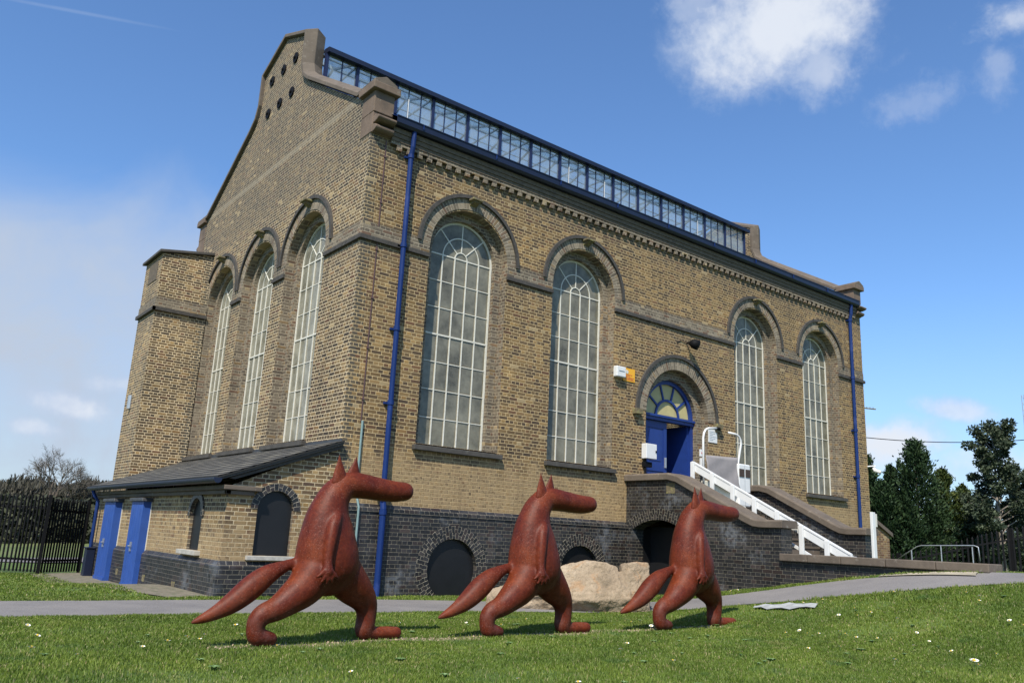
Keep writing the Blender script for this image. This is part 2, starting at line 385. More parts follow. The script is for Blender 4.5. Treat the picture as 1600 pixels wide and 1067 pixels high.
def PY(y0): return lambda u, v, d: (u, y0 + d, v)          # wall whose face looks to -y; u = x
def PX(x0): return lambda u, v, d: (x0 + d, u, v)          # wall whose face looks to -x; u = y
def PYb(y0): return lambda u, v, d: (u, y0 - d, v)
def PXb(x0): return lambda u, v, d: (x0 - d, u, v)

def arch(uc, zb, zs, r, n=28):
    return [(uc - r, zb), (uc + r, zb)] + [(uc + r * math.cos(math.pi * i / n), zs + r * math.sin(math.pi * i / n)) for i in range(n + 1)]
def circ(uc, zc, r, n=40): return [(uc + r * math.cos(2 * math.pi * i / n), zc + r * math.sin(2 * math.pi * i / n)) for i in range(n)]

def wall(name, outline, holes, to3, depth, m, parent, reveal=None, rim=True, back=False):
    """a wall face with openings cut through it and reveals of real depth"""
    loops = [outline] + holes; flat = [p for l in loops for p in l]
    tri = tessellate_polygon([[Vector((u, v, 0)) for u, v in l] for l in loops])
    mb = MB(); mb.add([to3(u, v, 0) for u, v in flat], [tuple(t) for t in tri])
    if back: mb.add([to3(u, v, depth) for u, v in flat], [tuple(t) for t in tri])
    for li, l in enumerate(loops):
        if li == 0 and not rim: continue
        n = len(l); vs = [to3(u, v, 0) for u, v in l] + [to3(u, v, depth) for u, v in l]
        mb.add(vs, [(i, (i + 1) % n, n + (i + 1) % n, n + i) for i in range(n)], None, 1 if (li and reveal) else 0)
    me = bpy.data.meshes.new(name); me.from_pydata(mb.v, [], mb.f); me.materials.append(m)
    if reveal: me.materials.append(reveal)
    for pz, k in zip(me.polygons, mb.k): pz.material_index = k
    o = bpy.data.objects.new(name, me); C.objects.link(o)
    o.parent = parent; o.matrix_parent_inverse = parent.matrix_world.inverted()
    return o

def ring(mb, uc, zc, r0, r1, a0, a1, to3, d0, d1, n=36, k=0, legs=0.0):
    """brick ring: front face carries its own radial coursing in UV"""
    vs = []; fs = []; us = []
    rm = (r0 + r1) / 2
    pts = []
    if legs: pts.append((0, -legs))
    A = [a0 + (a1 - a0) * i / n for i in range(n + 1)]
    for i in range(n):
        t0, t1 = A[i], A[i + 1]
        q = [(r0, t0), (r1, t0), (r1, t1), (r0, t1)]
        c = [(uc + r * math.cos(t), zc + r * math.sin(t)) for r, t in q]
        b = len(vs)
        vs += [to3(u, v, d0) for u, v in c] + [to3(u, v, d1) for u, v in c]
        uvq = [(r - r0, t * rm) for r, t in q]
        fs += [(b, b + 1, b + 2, b + 3), (b + 1, b + 5, b + 6, b + 2), (b, b + 3, b + 7, b + 4)]
        us += [uvq, [(0, uvq[1][1]), (.1, uvq[1][1]), (.1, uvq[2][1]), (0, uvq[2][1])], [(0, uvq[0][1]), (0, uvq[3][1]), (.1, uvq[3][1]), (.1, uvq[0][1])]]
        if i == 0: fs.append((b, b + 4, b + 5, b + 1)); us.append([(0, 0)] * 4)
        if i == n - 1: fs.append((b + 3, b + 2, b + 6, b + 7)); us.append([(0, 0)] * 4)
    mb.add(vs, fs, us, k)

# ------------------------------------------------------------ ground
def ss(a, b, x):
    t = np.clip((x - a) / (b - a), 0, 1); return t * t * (3 - 2 * t)
def H(x, y):
    B = ss(0, 8, -y); B = B + (1 - B) * ss(12, 18, x)
    z = (1.06 * ss(3, 8.3, np.minimum(x, 7.2)) - .40 * ss(7.5, 14, x)) * B + 1.6 * ss(34, 90, x) - 1.15 * ss(-3.4, 1.0, y) * ss(16, 20, x)
    return z - .2 * ss(2, 6, y) * ss(2, -2, x)

def grid_mesh(name, xs, ys, m, dz=0.0, jitter=0.0):
    X, Y = np.meshgrid(xs, ys); Z = H(X, Y) + dz
    if jitter:
        Z = Z + jitter * (np.sin(X * 2.3 + np.sin(Y * 1.7) * 2) * np.sin(Y * 2.9 + X) )
    n, k = X.shape
    vs = np.stack([X.ravel(), Y.ravel(), Z.ravel()], 1).tolist()
    fs = [(j * k + i, j * k + i + 1, (j + 1) * k + i + 1, (j + 1) * k + i) for j in range(n - 1) for i in range(k - 1)]
    return link(name, vs, fs, m, smooth=True)

def ground_mat():
    m, g, p = mat('lawn_soil'); ps = pos(g)
    c = g.ramp(g.noise(ps, .8, 6, .65), [(.25, (.055, .09, .018)), (.5, (.075, .125, .024)), (.75, (.12, .15, .04))])
    c = g.mix(.7, c, g.ramp(g.noise(ps, 45, 4, .7), [(.3, (.45, .45, .4)), (.7, (1.6, 1.6, 1.5))]), 'MULTIPLY')
    c = g.mix(g.m('MULTIPLY', g.step(g.noise(ps, 1.7, 5, .7), .58, .72), .55), c, (.17, .13, .065))
    # worn strip of bare earth along the feet of the figures
    x, y, z = g.sep(ps)
    wy = g.m('ABSOLUTE', g.m('ADD', y, g.m('ADD', 5.28, g.m('MULTIPLY', g.m('SUBTRACT', g.noise(ps, 2.2, 4), .5), .5))))
    wx = g.m('MULTIPLY', g.step(x, -4.0, -3.4), g.step(x, 3.9, 3.4))
    wear = g.m('MULTIPLY', g.m('MULTIPLY', g.step(wy, .26, .06), wx), g.step(g.noise(ps, 5, 4, .7), .35, .55))
    c = g.mix(wear, c, g.ramp(g.noise(ps, 38, 4, .75), [(.3, (.09, .06, .035)), (.7, (.34, .27, .18))]))
    far = g.step(y, 14.0, 22.0)
    c = g.mix(g.m('MULTIPLY', far, .6), c, g.ramp(g.noise(ps, .35, 5), [(.3, (.08, .11, .03)), (.7, (.17, .16, .07))]))
    g.put(p.inputs['Base Color'], c); p.inputs['Roughness'].default_value = .95
    bump(g, p, g.noise(ps, 30, 5, .7), .8, .03); return m
M['soil'] = ground_mat()
xs = np.unique(np.concatenate([np.linspace(-700, -40, 12), np.arange(-40, -10, 2), np.arange(-10, 16, .3), np.arange(16, 90, 2.5), np.linspace(90, 800, 12)]))
ys = np.unique(np.concatenate([np.linspace(-500, -22, 10), np.arange(-20, -13, 1), np.arange(-13, 4, .3), np.arange(4, 60, 2), np.linspace(60, 900, 14)]))
gr = grid_mesh('ground', xs, ys, M['soil']); tag(gr, None, None, kind='structure')

def asphalt(name, a, b):
    m, g, p = mat(name); ps = pos(g)
    c = g.ramp(g.noise(ps, 90, 3, .8), [(.3, a), (.7, b)])
    c = g.mix(.7, c, g.ramp(g.noise(ps, .9, 5, .6), [(.3, (.72, .7, .72)), (.7, (1.3, 1.25, 1.2))]), 'MULTIPLY')
    c = g.mix(g.step(g.noise(ps, 6, 5, .7), .66, .72), c, (.09, .08, .06))
    g.put(p.inputs['Base Color'], c); p.inputs['Roughness'].default_value = .9
    bump(g, p, g.noise(ps, 120, 3, .8), .5, .01); return m
M['path'] = asphalt('path_asphalt', (.115, .11, .11), (.215, .205, .20))
M['yard'] = plain('mossy_concrete', (.15, .13, .095), .95, .35, 6, bmp=.5, spots=[(7, .5, .62, (.06, .08, .03), .6), (20, .6, .68, (.3, .27, .2), .6)])

def strip(name, L, R, m, dz, n=120, parent=None, cross=8):
    """sheet between two smooth edges, laid just above the ground"""
    def smp(P, t):
        P = [Vector(q) for q in P]; s = [0]
        for a, b in zip(P, P[1:]): s.append(s[-1] + (b - a).length)
        q = t * s[-1]
        for i in range(len(P) - 1):
            if q <= s[i + 1] + 1e-9: return P[i].lerp(P[i + 1], (q - s[i]) / max(1e-9, s[i + 1] - s[i]))
        return P[-1]
    vs = []; fs = []
    for i in range(n + 1):
        a = smp(L, i / n); b = smp(R, i / n)
        w1 = .07 * noise.noise(Vector((a.x * 2.3, a.y * 2.3, 3))); w2 = .07 * noise.noise(Vector((b.x * 1.3, b.y * 1.3, 9)))
        for j in range(cross + 1):
            q = a.lerp(b, j / cross); yy = q.y + (w1 if j == 0 else w2 if j == cross else 0)
            vs.append((q.x, yy, float(H(q.x, yy)) + dz))
    for i in range(n):
        for j in range(cross):
            k = i * (cross + 1) + j; fs.append((k, k + 1, k + cross + 2, k + cross + 1))
    return link(name, vs, fs, m, parent, smooth=True)
PATH_F = [(-40, 1.5), (-15, -.1), (-5, -.45), (-2, -.5), (.7, -.7), (1.9, -1.0), (3.4, -1.6), (4.8, -2.45), (5.9, -3.3), (6.4, -3.96), (6.8, -4.6), (6.95, -5.3), (7.05, -6.3), (7.1, -7.5), (7.7, -7.9), (9, -7.7), (13, -6.4), (18, -5)]
PATH_N = [(-40, -1.5), (-15, -2.2), (-5, -2.4), (-2, -2.55), (.58, -2.75), (1.8, -2.95), (3.2, -3.3), (4.2, -3.8), (4.95, -4.4), (5.2, -4.9), (5.47, -5.5), (5.67, -6.0), (5.9, -6.6), (6.4, -7.7), (6.8, -8.6), (8.5, -10), (13, -11), (18, -11)]
tag(strip('path', PATH_F, PATH_N, M['path'], .012, 160), None, None, kind='structure')
tag(strip('paved_yard', [(-1.9, -.02), (-1.88, 4), (-1.86, 9.2)], [(-2.6, -.1), (-3.2, 2.6), (-3.1, 8.6)], M['yard'], .016, 24), None, None, kind='structure')
tag(strip('far_road', [(-60, 18), (-20, 15.5), (-1.4, 13.5), (10, 12.5)], [(-60, 20.6), (-20, 18.3), (-1, 16.2), (10, 15)], M['path'], .02, 40), None, None, kind='structure')

# ------------------------------------------------------------ pumping hall
LX, LY = 17.95, 10.2
hall = thing('brick_hall', 'tall yellow brick hall with arched windows and glazed roof lantern', 'building', (LX / 2, LY / 2, 0))
WX = [2.48, 5.73, 12.25, 15.5]; WY = [2.5, 5.1, 7.7]; DX = 8.98
ZS, ZB = 6.67, 2.75
GP = [(0, -.6), (LY, -.6), (LY, 9.55), (9.55, 9.55), (6.75, 11.22), (6.48, 11.5), (6.38, 11.9), (6.38, 12.6), (5.1, 13.12), (3.82, 12.6), (3.82, 11.9), (3.72, 11.5), (3.45, 11.22), (.65, 9.55), (0, 9.55)]

# walls
wall('wall', [(0, 1.45), (LX, 1.45), (LX, 8.55), (0, 8.55)],
     [arch(x, ZB, ZS, .97) for x in WX] + [arch(DX, 1.9, 4.2, 1.16)], PY(0), .2, M['long'], hall, M['jamb'], rim=False)
wall('wall', [(7.19, -.6), (10.95, -.6), (10.95, 1.451), (7.19, 1.451)], [], PY(0), .2, M['blue'], hall, rim=False)
wall('wall', [(0, 8.55), (LX, 8.55), (LX, 8.8), (0, 8.8)], [], PY(0), .4, M['long'], hall, rim=False)
wall('wall', GP, [arch(y, ZB, ZS, .97) for y in WY], PX(0), .2, M['gable'], hall, M['jamb'], rim=False)
mb = MB()
tri = tessellate_polygon([[Vector((u, v, 0)) for u, v in GP]])
mb.add([(.4, u, v) for u, v in GP], [tuple(t) for t in tri]); mb.build('parapet_back', M['gable'], hall)
g2 = MB(); g2.prism([(u if u > 0 else .006, v) for u, v in GP], 0, .4, PXb(LX)); g2.build('wall', M['gable'], hall)
mb = MB(); mb.box(.01, LX - .41, LY - .4, LY - .01, -.6, 9.0); mb.build('wall', M['gable'], hall)
mb = MB(); mb.box(.42, LX - .42, .42, LY - .42, 1.75, 1.9); mb.build('floor', M['dark'], hall)
# thick inner skin of the two seen walls, dark plaster inside
wall('inner_wall', [(.33, 1.9), (LX - .4, 1.9), (LX - .4, 8.8), (.33, 8.8)], [arch(x, ZB, ZS, .80) for x in WX] + [arch(DX, 1.9, 4.2, .95)], PY(.3), .12, M['dark'], hall, M['reveal'], back=True)
wall('inner_wall', [(.42, 1.9), (9.8, 1.9), (9.8, 8.8), (.42, 8.8)], [arch(y, ZB, ZS, .80) for y in WY], PX(.3), .12, M['dark'], hall, M['dark'], back=True)

# second orders of the openings
def order(uc, zb, zs, r0, r1, to3, name='inner_arch'):
    return wall(name, arch(uc, zb, zs, r0), [arch(uc, zb, zs, r1)], lambda u, v, d: to3(u, v, d + .2), .14, M['jamb'], hall, M['jamb'], rim=False)

def hood(mb, uc, zs, r0, r1, r2, to3):
    ring(mb, uc, zs, r0 - .002, r1, 0, math.pi, to3, -.012, .1, 40, 0)
    ring(mb, uc, zs, r1, r2, 0, math.pi, to3, -.06, .1, 48, 1)

def bracket(mb, uc, z0, to3, w_=.12, h_=.2, pr=.24, k=0):
    """weathered stone bracket standing out of the crown of an arch"""
    top = z0 + h_; dn = lambda u, v, d: to3(uc + u, v, d)
    def slab(u0, u1, v0, v1, d0, d1, t=0.0):
        vs = [dn(a, b, d) if not (t and d == d0 and b == v0) else dn(a * .6, b + t, d) for d in (d0, d1) for b in (v0, v1) for a in (u0, u1)]
        mb.add(vs, [(0, 2, 3, 1), (4, 5, 7, 6), (0, 1, 5, 4), (2, 6, 7, 3), (0, 4, 6, 2), (1, 3, 7, 5)], None, k)
    slab(-w_, w_, top - .05, top, -pr, .02); slab(-w_ * .75, w_ * .75, z0, top - .051, -pr * .8, .02, h_ * .5)

def window(uc, to3, glass, par):
    """iron window: the frame is the part; glass, sill, hood and bracket belong to it"""
    mb = MB(); d0, d1 = .30, .335; W = .76; R = .78
    def vb(u, z0, z1, w_=.026): mb.prism([(u - w_ / 2, z0), (u + w_ / 2, z0), (u + w_ / 2, z1), (u - w_ / 2, z1)], d0, d1, to3)
    def hb(z, u0, u1, w_=.018, dd=0.0): mb.prism([(u0, z - w_ / 2), (u1, z - w_ / 2), (u1, z + w_ / 2), (u0, z + w_ / 2)], d0 - dd + .004, d1 - .004, to3)
    for u in (-.455, -.152, .152, .455): vb(uc + u, ZB + .02, ZS)
    for s_ in (-1, 1): vb(uc + s_ * .772, ZB, ZS, .045)
    for i in range(1, 7): hb(ZB + .56 * i, uc - W, uc + W, .034 if i == 4 else .017, .006 if i == 4 else 0)
    hb(ZS, uc - W, uc + W, .026); hb(ZB + .02, uc - W, uc + W, .04)
    ring(mb, uc, ZS, .755, .80, 0, math.pi, to3, d0 + .003, d1 - .003, 36)
    ring(mb, uc, ZS, .444, .466, 0, math.pi, to3, d0 + .002, d1 - .002, 28)
    ring(mb, uc, ZS, .141, .163, 0, math.pi, to3, d0 + .002, d1 - .002, 16)
    for a in (45, 90, 135):
        c, s_ = math.cos(R_(a)), math.sin(R_(a)); t = .011
        mb.prism([(uc + .15 * c + t * s_, ZS + .15 * s_ - t * c), (uc + .77 * c + t * s_, ZS + .77 * s_ - t * c), (uc + .77 * c - t * s_, ZS + .77 * s_ + t * c), (uc + .15 * c - t * s_, ZS + .15 * s_ + t * c)], d0 + .005, d1 - .005, to3)
    w_ = mb.build('window', M['offwhite'], par)
    # individual panes set at very slightly different angles: real sheet glass
    gl = MB(); cols = [-.772, -.455, -.152, .152, .455, .772]; rn = random.Random(int(uc * 100))
    for i in range(5):
        for j in range(7):
            u0, u1 = uc + cols[i], uc + cols[i + 1]; z0, z1 = ZB + .56 * j, ZB + .56 * (j + 1)
            e = [rn.uniform(-.004, .004) for _ in range(3)]
            gl.add([to3(u0, z0, .318 + e[0]), to3(u1, z0, .318 + e[1]), to3(u1, z1, .318 + e[1] + e[2]), to3(u0, z1, .318 + e[0] + e[2])], [(0, 1, 2, 3)], [[(0, 0), (1, 0), (1, 1), (0, 1)]])
    poly = [(uc + .78 * math.cos(math.pi * i / 28), ZS + .78 * math.sin(math.pi * i / 28)) for i in range(29)]
    gl.add([to3(u, v, .318) for u, v in poly], [tuple(range(29))], [[(.5, .5)] * 29])
    gl.build('pane', glass, w_, uv=True)
    s_ = MB(); s_.prism([(uc - 1.04, ZB - .13), (uc + 1.04, ZB - .13), (uc + 1.04, ZB - .035), (uc - 1.04, ZB - .035)], -.10, .0, to3)
    s_.prism([(uc - .965, ZB - .13), (uc + .965, ZB - .13), (uc + .965, ZB + .004), (uc - .965, ZB + .004)], -.0, .33, to3)
    s_.build('sill', M['darkstone'], w_, bevel=.01)
    h_ = MB(); hood(h_, uc, ZS + .04, .97, 1.2, 1.275, to3); h_.build('arch', None, w_, mats=[M['ring'], M['hood']], uv=True)
    b_ = MB(); bracket(b_, uc, ZS + 1.08, to3, .13, .15, .2); b_.build('bracket', M['lichen'], w_, bevel=.012)
    return w_
for x in WX: order(x, ZB, ZS, .97, .80, PY(0)); window(x, PY(0), M['glass'], hall)
for y in WY: order(y, ZB, ZS, .97, .80, PX(0)); window(y, PX(0), M['gableglass'], hall)

# string course: projecting dark drip brick, broken at the openings
def course(segs, to3, z0, z1, pr, m, name):
    mb = MB()
    for a, b in segs: mb.prism([(a, z0), (b, z0), (b, z1), (a, z1)], -pr, .03, to3)
    return mb.each(name, m, hall, bevel=.008)
sx = [(-.05, WX[0] - .975), (WX[0] + .975, WX[1] - .975), (WX[1] + .975, WX[2] - .975), (WX[2] + .975, WX[3] - .975), (WX[3] + .975, LX + .05)]
course(sx, PY(0), 6.40, 6.49, .05, M['hood'], 'string_course')
course([(a + (.05 if i == 0 else 0), b - (.05 if i == 4 else 0)) for i, (a, b) in enumerate(sx)], PY(0), 6.49, 6.72, .018, M['jamb'], 'string_course')
sy = [(.03, WY[0] - .975), (WY[0] + .975, WY[1] - .975), (WY[1] + .975, WY[2] - .975), (WY[2] + .975, LY)]
course(sy, PX(0), 6.40, 6.49, .05, M['hood'], 'string_course')
course([(.003, sy[0][1])] + sy[1:], PX(0), 6.49, 6.72, .018, M['jamb'], 'string_course')

# plinth of blue engineering brick with sloping cap, and its round black openings
def plinth(x0, x1, holes):
    wall('plinth', [(x0, -.7), (x1, -.7), (x1, 1.5), (x0, 1.5)], holes, PY(-.06), .16, M['blue'], hall, M['blue'])
    mb = MB(); mb.add([(x0, -.061, 1.497), (x1, -.061, 1.497), (x1, 0.01, 1.59), (x0, .01, 1.59), (x0, -.001, 1.497), (x1, -.001, 1.497)], [(0, 1, 2, 3), (0, 3, 4), (1, 5, 2)])
    mb.box(x0, x1, -.075, 0, 1.435, 1.4965); mb.build('plinth_cap', M['blue'], hall)
RC = [(2.48, .48), (5.75, .46)]
plinth(0.02, 7.2, [circ(u, v, .56) for u, v in RC]); plinth(10.9, 17.99, [])
for u, v in RC:
    mb = MB(); ring(mb, u, v, .56, .675, 0, 2 * math.pi, PY(-.06), -.004, .12, 56, 0); ring(mb, u, v, .68, .80, 0, 2 * math.pi, PY(-.06), -.003, .12, 64, 0)
    r_ = mb.build('round_opening', M['bluering'], hall, uv=True)
    mb = MB(); mb.prism(circ(u, v, .57), .0, .05, PY(.03)); mb.build('board', M['board'], r_)

# eaves: dentils, moulded brick courses, gutter
mb = MB(); x = .55
while x < LX - .5: mb.box(x, x + .115, -.075, .02, 8.36, 8.46); x += .235
mb.box(.42, LX - .42, -.077, .02, 8.46, 8.53)
mb.build('dentil_course', M['jamb'], hall)
mb = MB(); mb.box(.42, LX - .42, -.09, .02, 8.533, 8.61); mb.box(.42, LX - .42, -.11, .02, 8.612, 8.70); mb.box(.42, LX - .42, -.13, .02, 8.702, 8.80); mb.build('cornice', M['eaves'], hall)
sec = [(-.05, 8.81), (-.21, 8.81), (-.25, 8.86), (-.25, 8.98), (-.265, 8.98), (-.265, 9.0), (-.235, 9.0), (-.235, 8.87), (-.2, 8.83), (-.05, 8.83)]
mb = MB(); mb.prism(sec, .41, LX - .41, lambda u, v, d: (d, u, v)); mb.build('gutter', M['navy'], hall)
mb = MB(); x = 1.0
while x < LX - .5:
    mb.bar((x, -.27, 8.97), (x, -.27, 8.88), .03, .012); x += 1.83
mb.each('gutter_clip', M['bluepaint'], hall)

# roofs
def slope(name, x0, x1, ya, za, yb, zb, m, thick=.05):
    L = math.hypot(yb - ya, zb - za)
    mb = MB(); mb.add([(x0, ya, za), (x1, ya, za), (x1, yb, zb), (x0, yb, zb)], [(0, 1, 2, 3)], [[(0, 0), (x1 - x0, 0), (x1 - x0, L), (0, L)]])
    mb.add([(x0, ya, za - thick), (x1, ya, za - thick), (x1, yb, zb - thick), (x0, yb, zb - thick)], [(0, 1, 2, 3)])
    return mb.build(name, m, hall, uv=True)
slope('roof', .38, LX - .38, -.2, 8.99, 3.6, 11.30, M['slate']); slope('roof', .38, LX - .38, LY + .2, 8.99, 6.6, 11.30, M['slate'])

# lantern: posts, glass, mullions, glazed pitched top with its rafters and trusses
YN, YF, ZL, ZT = 3.60, 6.60, 11.33, 12.2
N_B = 14; xs_ = [1.28 + (16.86 - 1.28) * i / N_B for i in range(N_B + 1)]
lan = MB(); lan.box(.4, 16.95, YN - .02, YN + .06, ZL - .12, ZL + .02); lan.box(.4, 16.95, YF - .06, YF + .02, ZL - .12, ZL + .02)
lantern = lan.build('lantern', M['bluepaint'], hall)
fas = MB(); fas.prism([(YN - .16, ZT - .02), (YN - .16, ZT + .10), (YN + .1, ZT + .15), (YN + .1, ZT)], .42, 17.02, lambda u, v, d: (d, u, v))
fas.prism([(YF + .20, ZT - .02), (YF + .20, ZT + .13), (YF - .1, ZT + .19), (YF - .1, ZT)], .42, 17.02, lambda u, v, d: (d, u, v)); fas.build('fascia', M['navy'], lantern)
for x in [.46] + xs_:
    mb = MB(); mb.box(x - .036, x + .036, YN - .04, YN + .06, ZL + .021, ZT - .002); mb.box(x - .055, x + .055, YF - .06, YF + .045, ZL + .021, ZT - .002); mb.each('post', M['lantern'], lantern)
mb = MB(); XS = [.46] + xs_
for a, b in zip(XS, XS[1:]):
    nn_ = 3 if b - a > 1 else 2
    for i in range(1, nn_):
        x = a + (b - a) * i / nn_
        for yy in (YN + .01, YF - .01): mb.box(x - .011, x + .011, yy - .015, yy + .015, ZL + .02, ZT)
mb.each('glazing_bar', M['lantern'], lantern)
rnw = random.Random(3); mb = MB(); 
for a, b in zip(XS, XS[1:]):
    for i in range(3):
        if rnw.random() < .14: x = a + (b - a) * (i + 1) / 3.0; mb.box(x - .013, x + .013, YN - .012, YN - .006, ZL + .03, ZT - .25)
mb.each('glazing_strip', M['white'], lantern)
gl = MB()
for a, b in zip(XS, XS[1:]):
    for i in range(3):
        x0 = a + (b - a) * i / 3; x1 = a + (b - a) * (i + 1) / 3; e = rnw.uniform(-.006, .006)
        gl.add([(x0, YN + .012 + e, ZL), (x1, YN + .012 - e, ZL), (x1, YN + .012 - e, ZT + .05), (x0, YN + .012 + e, ZT + .05)], [(0, 1, 2, 3)])
        gl.add([(x0, YF - .012, ZL), (x1, YF - .012, ZL), (x1, YF - .012, ZT + .05), (x0, YF - .012, ZT + .05)], [(0, 1, 2, 3)])
        for s_ in (-1, 1):
            ye = 5.1 + s_ * 1.5
            gl.add([(x0 + .01, ye, ZT + .1), (x1 - .01, ye, ZT + .1), (x1 - .01, 5.1, ZT + .62), (x0 + .01, 5.1, ZT + .62)], [(0, 1, 2, 3)])
gl.build('pane', M['roofglass'], lantern)
tr = MB(); tr.bar((.4, 5.1, ZT + .64), (16.9, 5.1, ZT + .64), .06, .08)
for x in XS:
    for s_ in (-1, 1):
        tr.bar((x, 5.1 + s_ * 1.48, ZT + .08), (x, 5.1, ZT + .6), .05); pass
    tr.bar((x, YN + .1, ZT + .02), (x, YF - .1, ZT + .02), .04)
for i, (a, b) in enumerate(zip(XS, XS[1:])):
    z0, z1 = (ZL + .05, ZT) if i % 2 else (ZT, ZL + .05)
    tr.bar((a, YF - .12, z0), (b, YF - .12, z1), .035)
for s_ in (-1, 1): tr.bar((.4, 5.1 + s_ * .75, ZT + .36), (16.9, 5.1 + s_ * .75, ZT + .36), .035)
tr.bar((.4, YN + .12, ZL + .28), (16.9, YN + .12, ZL + .28), .02)
tr.build('truss', M['steel'], lantern)

# copings: saddleback stone swept along both gables
def coping(to3, k0, name='coping'):
    P = [(-.14, 9.56), (.62, 9.56), (3.36, 11.19), (3.66, 11.42), (3.81, 11.78), (3.81, 12.62), (5.1, 13.14), (6.39, 12.62), (6.39, 11.78), (6.54, 11.42), (6.84, 11.19), (9.58, 9.56), (LY + .14, 9.56)]
    S = [(-.09, 0), (-.09, .085), (.16, .2), (.42, .085), (.42, 0)]
    mb = MB(); n = len(P); rings_ = []
    for i, p in enumerate(P):
        p = Vector(p); a = Vector(P[max(0, i - 1)]); b = Vector(P[min(n - 1, i + 1)])
        d0_ = (p - a).normalized() if i else (b - p).normalized(); d1_ = (b - p).normalized() if i < n - 1 else d0_
        n0 = Vector((-d0_.y, d0_.x)); n1 = Vector((-d1_.y, d1_.x)); nm = (n0 + n1).normalized(); sc_ = 1 / max(.45, nm.dot(n0))
        rings_.append([to3(p.x + nm.x * h * sc_, p.y + nm.y * h * sc_, x) for x, h in S])
    m_ = len(S); vs = [q for r in rings_ for q in r]; fs = []
    for i in range(n - 1):
        for j in range(m_): fs.append((i * m_ + j, i * m_ + (j + 1) % m_, (i + 1) * m_ + (j + 1) % m_, (i + 1) * m_ + j))
    fs += [tuple(range(m_)), tuple(reversed(range((n - 1) * m_, n * m_)))]
    mb.add(vs, fs); return mb.build(name, M['cope'], hall, bevel=.012)
coping(PX(0), 0); coping(PXb(LX), 0)

def kneeler(to3, ys, sgn):
    """ashlar block with rolled corbels that stops the coping; u runs along the gable"""
    u = lambda a: ys + sgn * a
    mb = MB(); T = lambda a, z, x: to3(u(a), z, x)
    def blk(a0, a1, z0, z1, x0, x1):
        vs = [T(a, z, x) for z in (z0, z1) for x in (x0, x1) for a in (a0, a1)]
        mb.add(vs, [(0, 2, 3, 1), (4, 5, 7, 6), (0, 1, 5, 4), (2, 6, 7, 3), (0, 4, 6, 2), (1, 3, 7, 5)])
    blk(-.06, .44, 9.0, 9.45, -.018, .42); blk(-.04, .44, 8.56, 8.998, -.016, .42)
    blk(-.15, .50, 9.452, 9.60, -.1, .5)
    def roll(z, a, r):
        vs = []; n = 10
        for x in (.0, .41):
            for i in range(n + 1):
                t = math.pi * i / n; vs.append(T(-.04 - a * math.sin(t), z + r * math.cos(t), x))
        mb.add(vs, [tuple(range(n + 1)), tuple(reversed(range(n + 1, 2 * n + 2)))] + [(i, i + 1, n + 2 + i, n + 1 + i) for i in range(n)])
    roll(8.83, .22, .075); roll(8.65, .14, .075)
    return mb.build('kneeler', M['stone'], hall, bevel=.014)
kneeler(PX(0), 0, 1); kneeler(PX(0), LY, -1); kneeler(PXb(LX), 0, 1); kneeler(PXb(LX), LY, -1)

# iron tie plates high on the gable
for z in (12.25, 11.32):
    for y in (4.38, 5.1, 5.82):
        mb = MB(); mb.prism(circ(y, z, .135, 20), -.035, .01, PX(0)); mb.prism(circ(y, z, .04, 8), -.07, -.035, PX(0)); mb.build('tie_plate', M['iron'], hall, bevel=.008)

# downpipes, conductor and conduit
def downpipe(x, zb, off=None):
    mb = MB(); y = -.1
    mb.tube([(x, -.16, 8.82), (x, -.16, 8.7), (x, -.15, 8.5), (x, y, 8.3), (x, y, zb if off is None else 1.85)], .05, 12)
    if off is not None:
        mb.box(x - .085, x + .085, y - .1, y + .07, 1.66, 1.86); mb.tube([(x, y, 1.7), (x - .0, -.15, 1.5), (x, -.15, zb)], .058, 12)
    for z in (8.3, 6.45, 4.8, 3.4): mb.tube([(x, y, z - .03), (x, y, z + .05)], .064, 12); mb.box(x - .10, x + .10, -.05, .01, z - .02, z + .02)
    if off is not None: mb.tube([(x, -.15, 1.40), (x, -.15, 1.48)], .07, 12)
    return mb.build('downpipe', M['bluepaint'], hall)
downpipe(.86, -.1, 1); downpipe(17.15, 1.9)
mb = MB(); mb.box(.33, .35, -.012, 0, 3.0, 8.5)
z = 3.4
while z < 8.4: mb.box(.315, .365, -.024, 0, z, z + .035); z += .95
mb.build('lightning_conductor', M['copper'], hall)
mb = MB(); mb.tube([(.36, -.03, 3.02), (.36, -.03, 1.75), (.40, -.10, 1.5), (.40, -.10, -.1)], .021, 8); mb.build('conduit', M['cyan'], hall)

# ---- entrance: two more arch orders, frame, fanlight, two door leaves
order(DX, 1.9, 4.2, 1.16, .93, PY(0))
mb = MB(); hood(mb, DX, 4.2, 1.16, 1.45, 1.53, PY(0)); mb.build('arch', None, hall, mats=[M['ring'], M['hood']], uv=True)
mb = MB(); T = PY(0)
for s_ in (-1, 1): mb = MB(); mb.box(DX + s_ * 1.5 - .12, DX + s_ * 1.5 + .12, -.13, .02, 4.06, 4.19); mb.box(DX + s_ * 1.5 - .07, DX + s_ * 1.5 + .07, -.07, .02, 3.98, 4.059); mb.build('arch_stop', M['lichen'], hall, bevel=.01)
mb = MB(); ring(mb, DX, 4.2, .83, .93, 0, math.pi, T, .30, .42, 30); ring(mb, DX, 4.2, .40, .455, 0, math.pi, T, .33, .37, 20)
for a in (36, 72, 108, 144):
    c, s_ = math.cos(R_(a)), math.sin(R_(a)); t = .024
    mb.prism([(DX + .42 * c + t * s_, 4.2 + .42 * s_ - t * c), (DX + .85 * c + t * s_, 4.2 + .85 * s_ - t * c), (DX + .85 * c - t * s_, 4.2 + .85 * s_ + t * c), (DX + .42 * c - t * s_, 4.2 + .42 * s_ + t * c)], .335, .365, T)
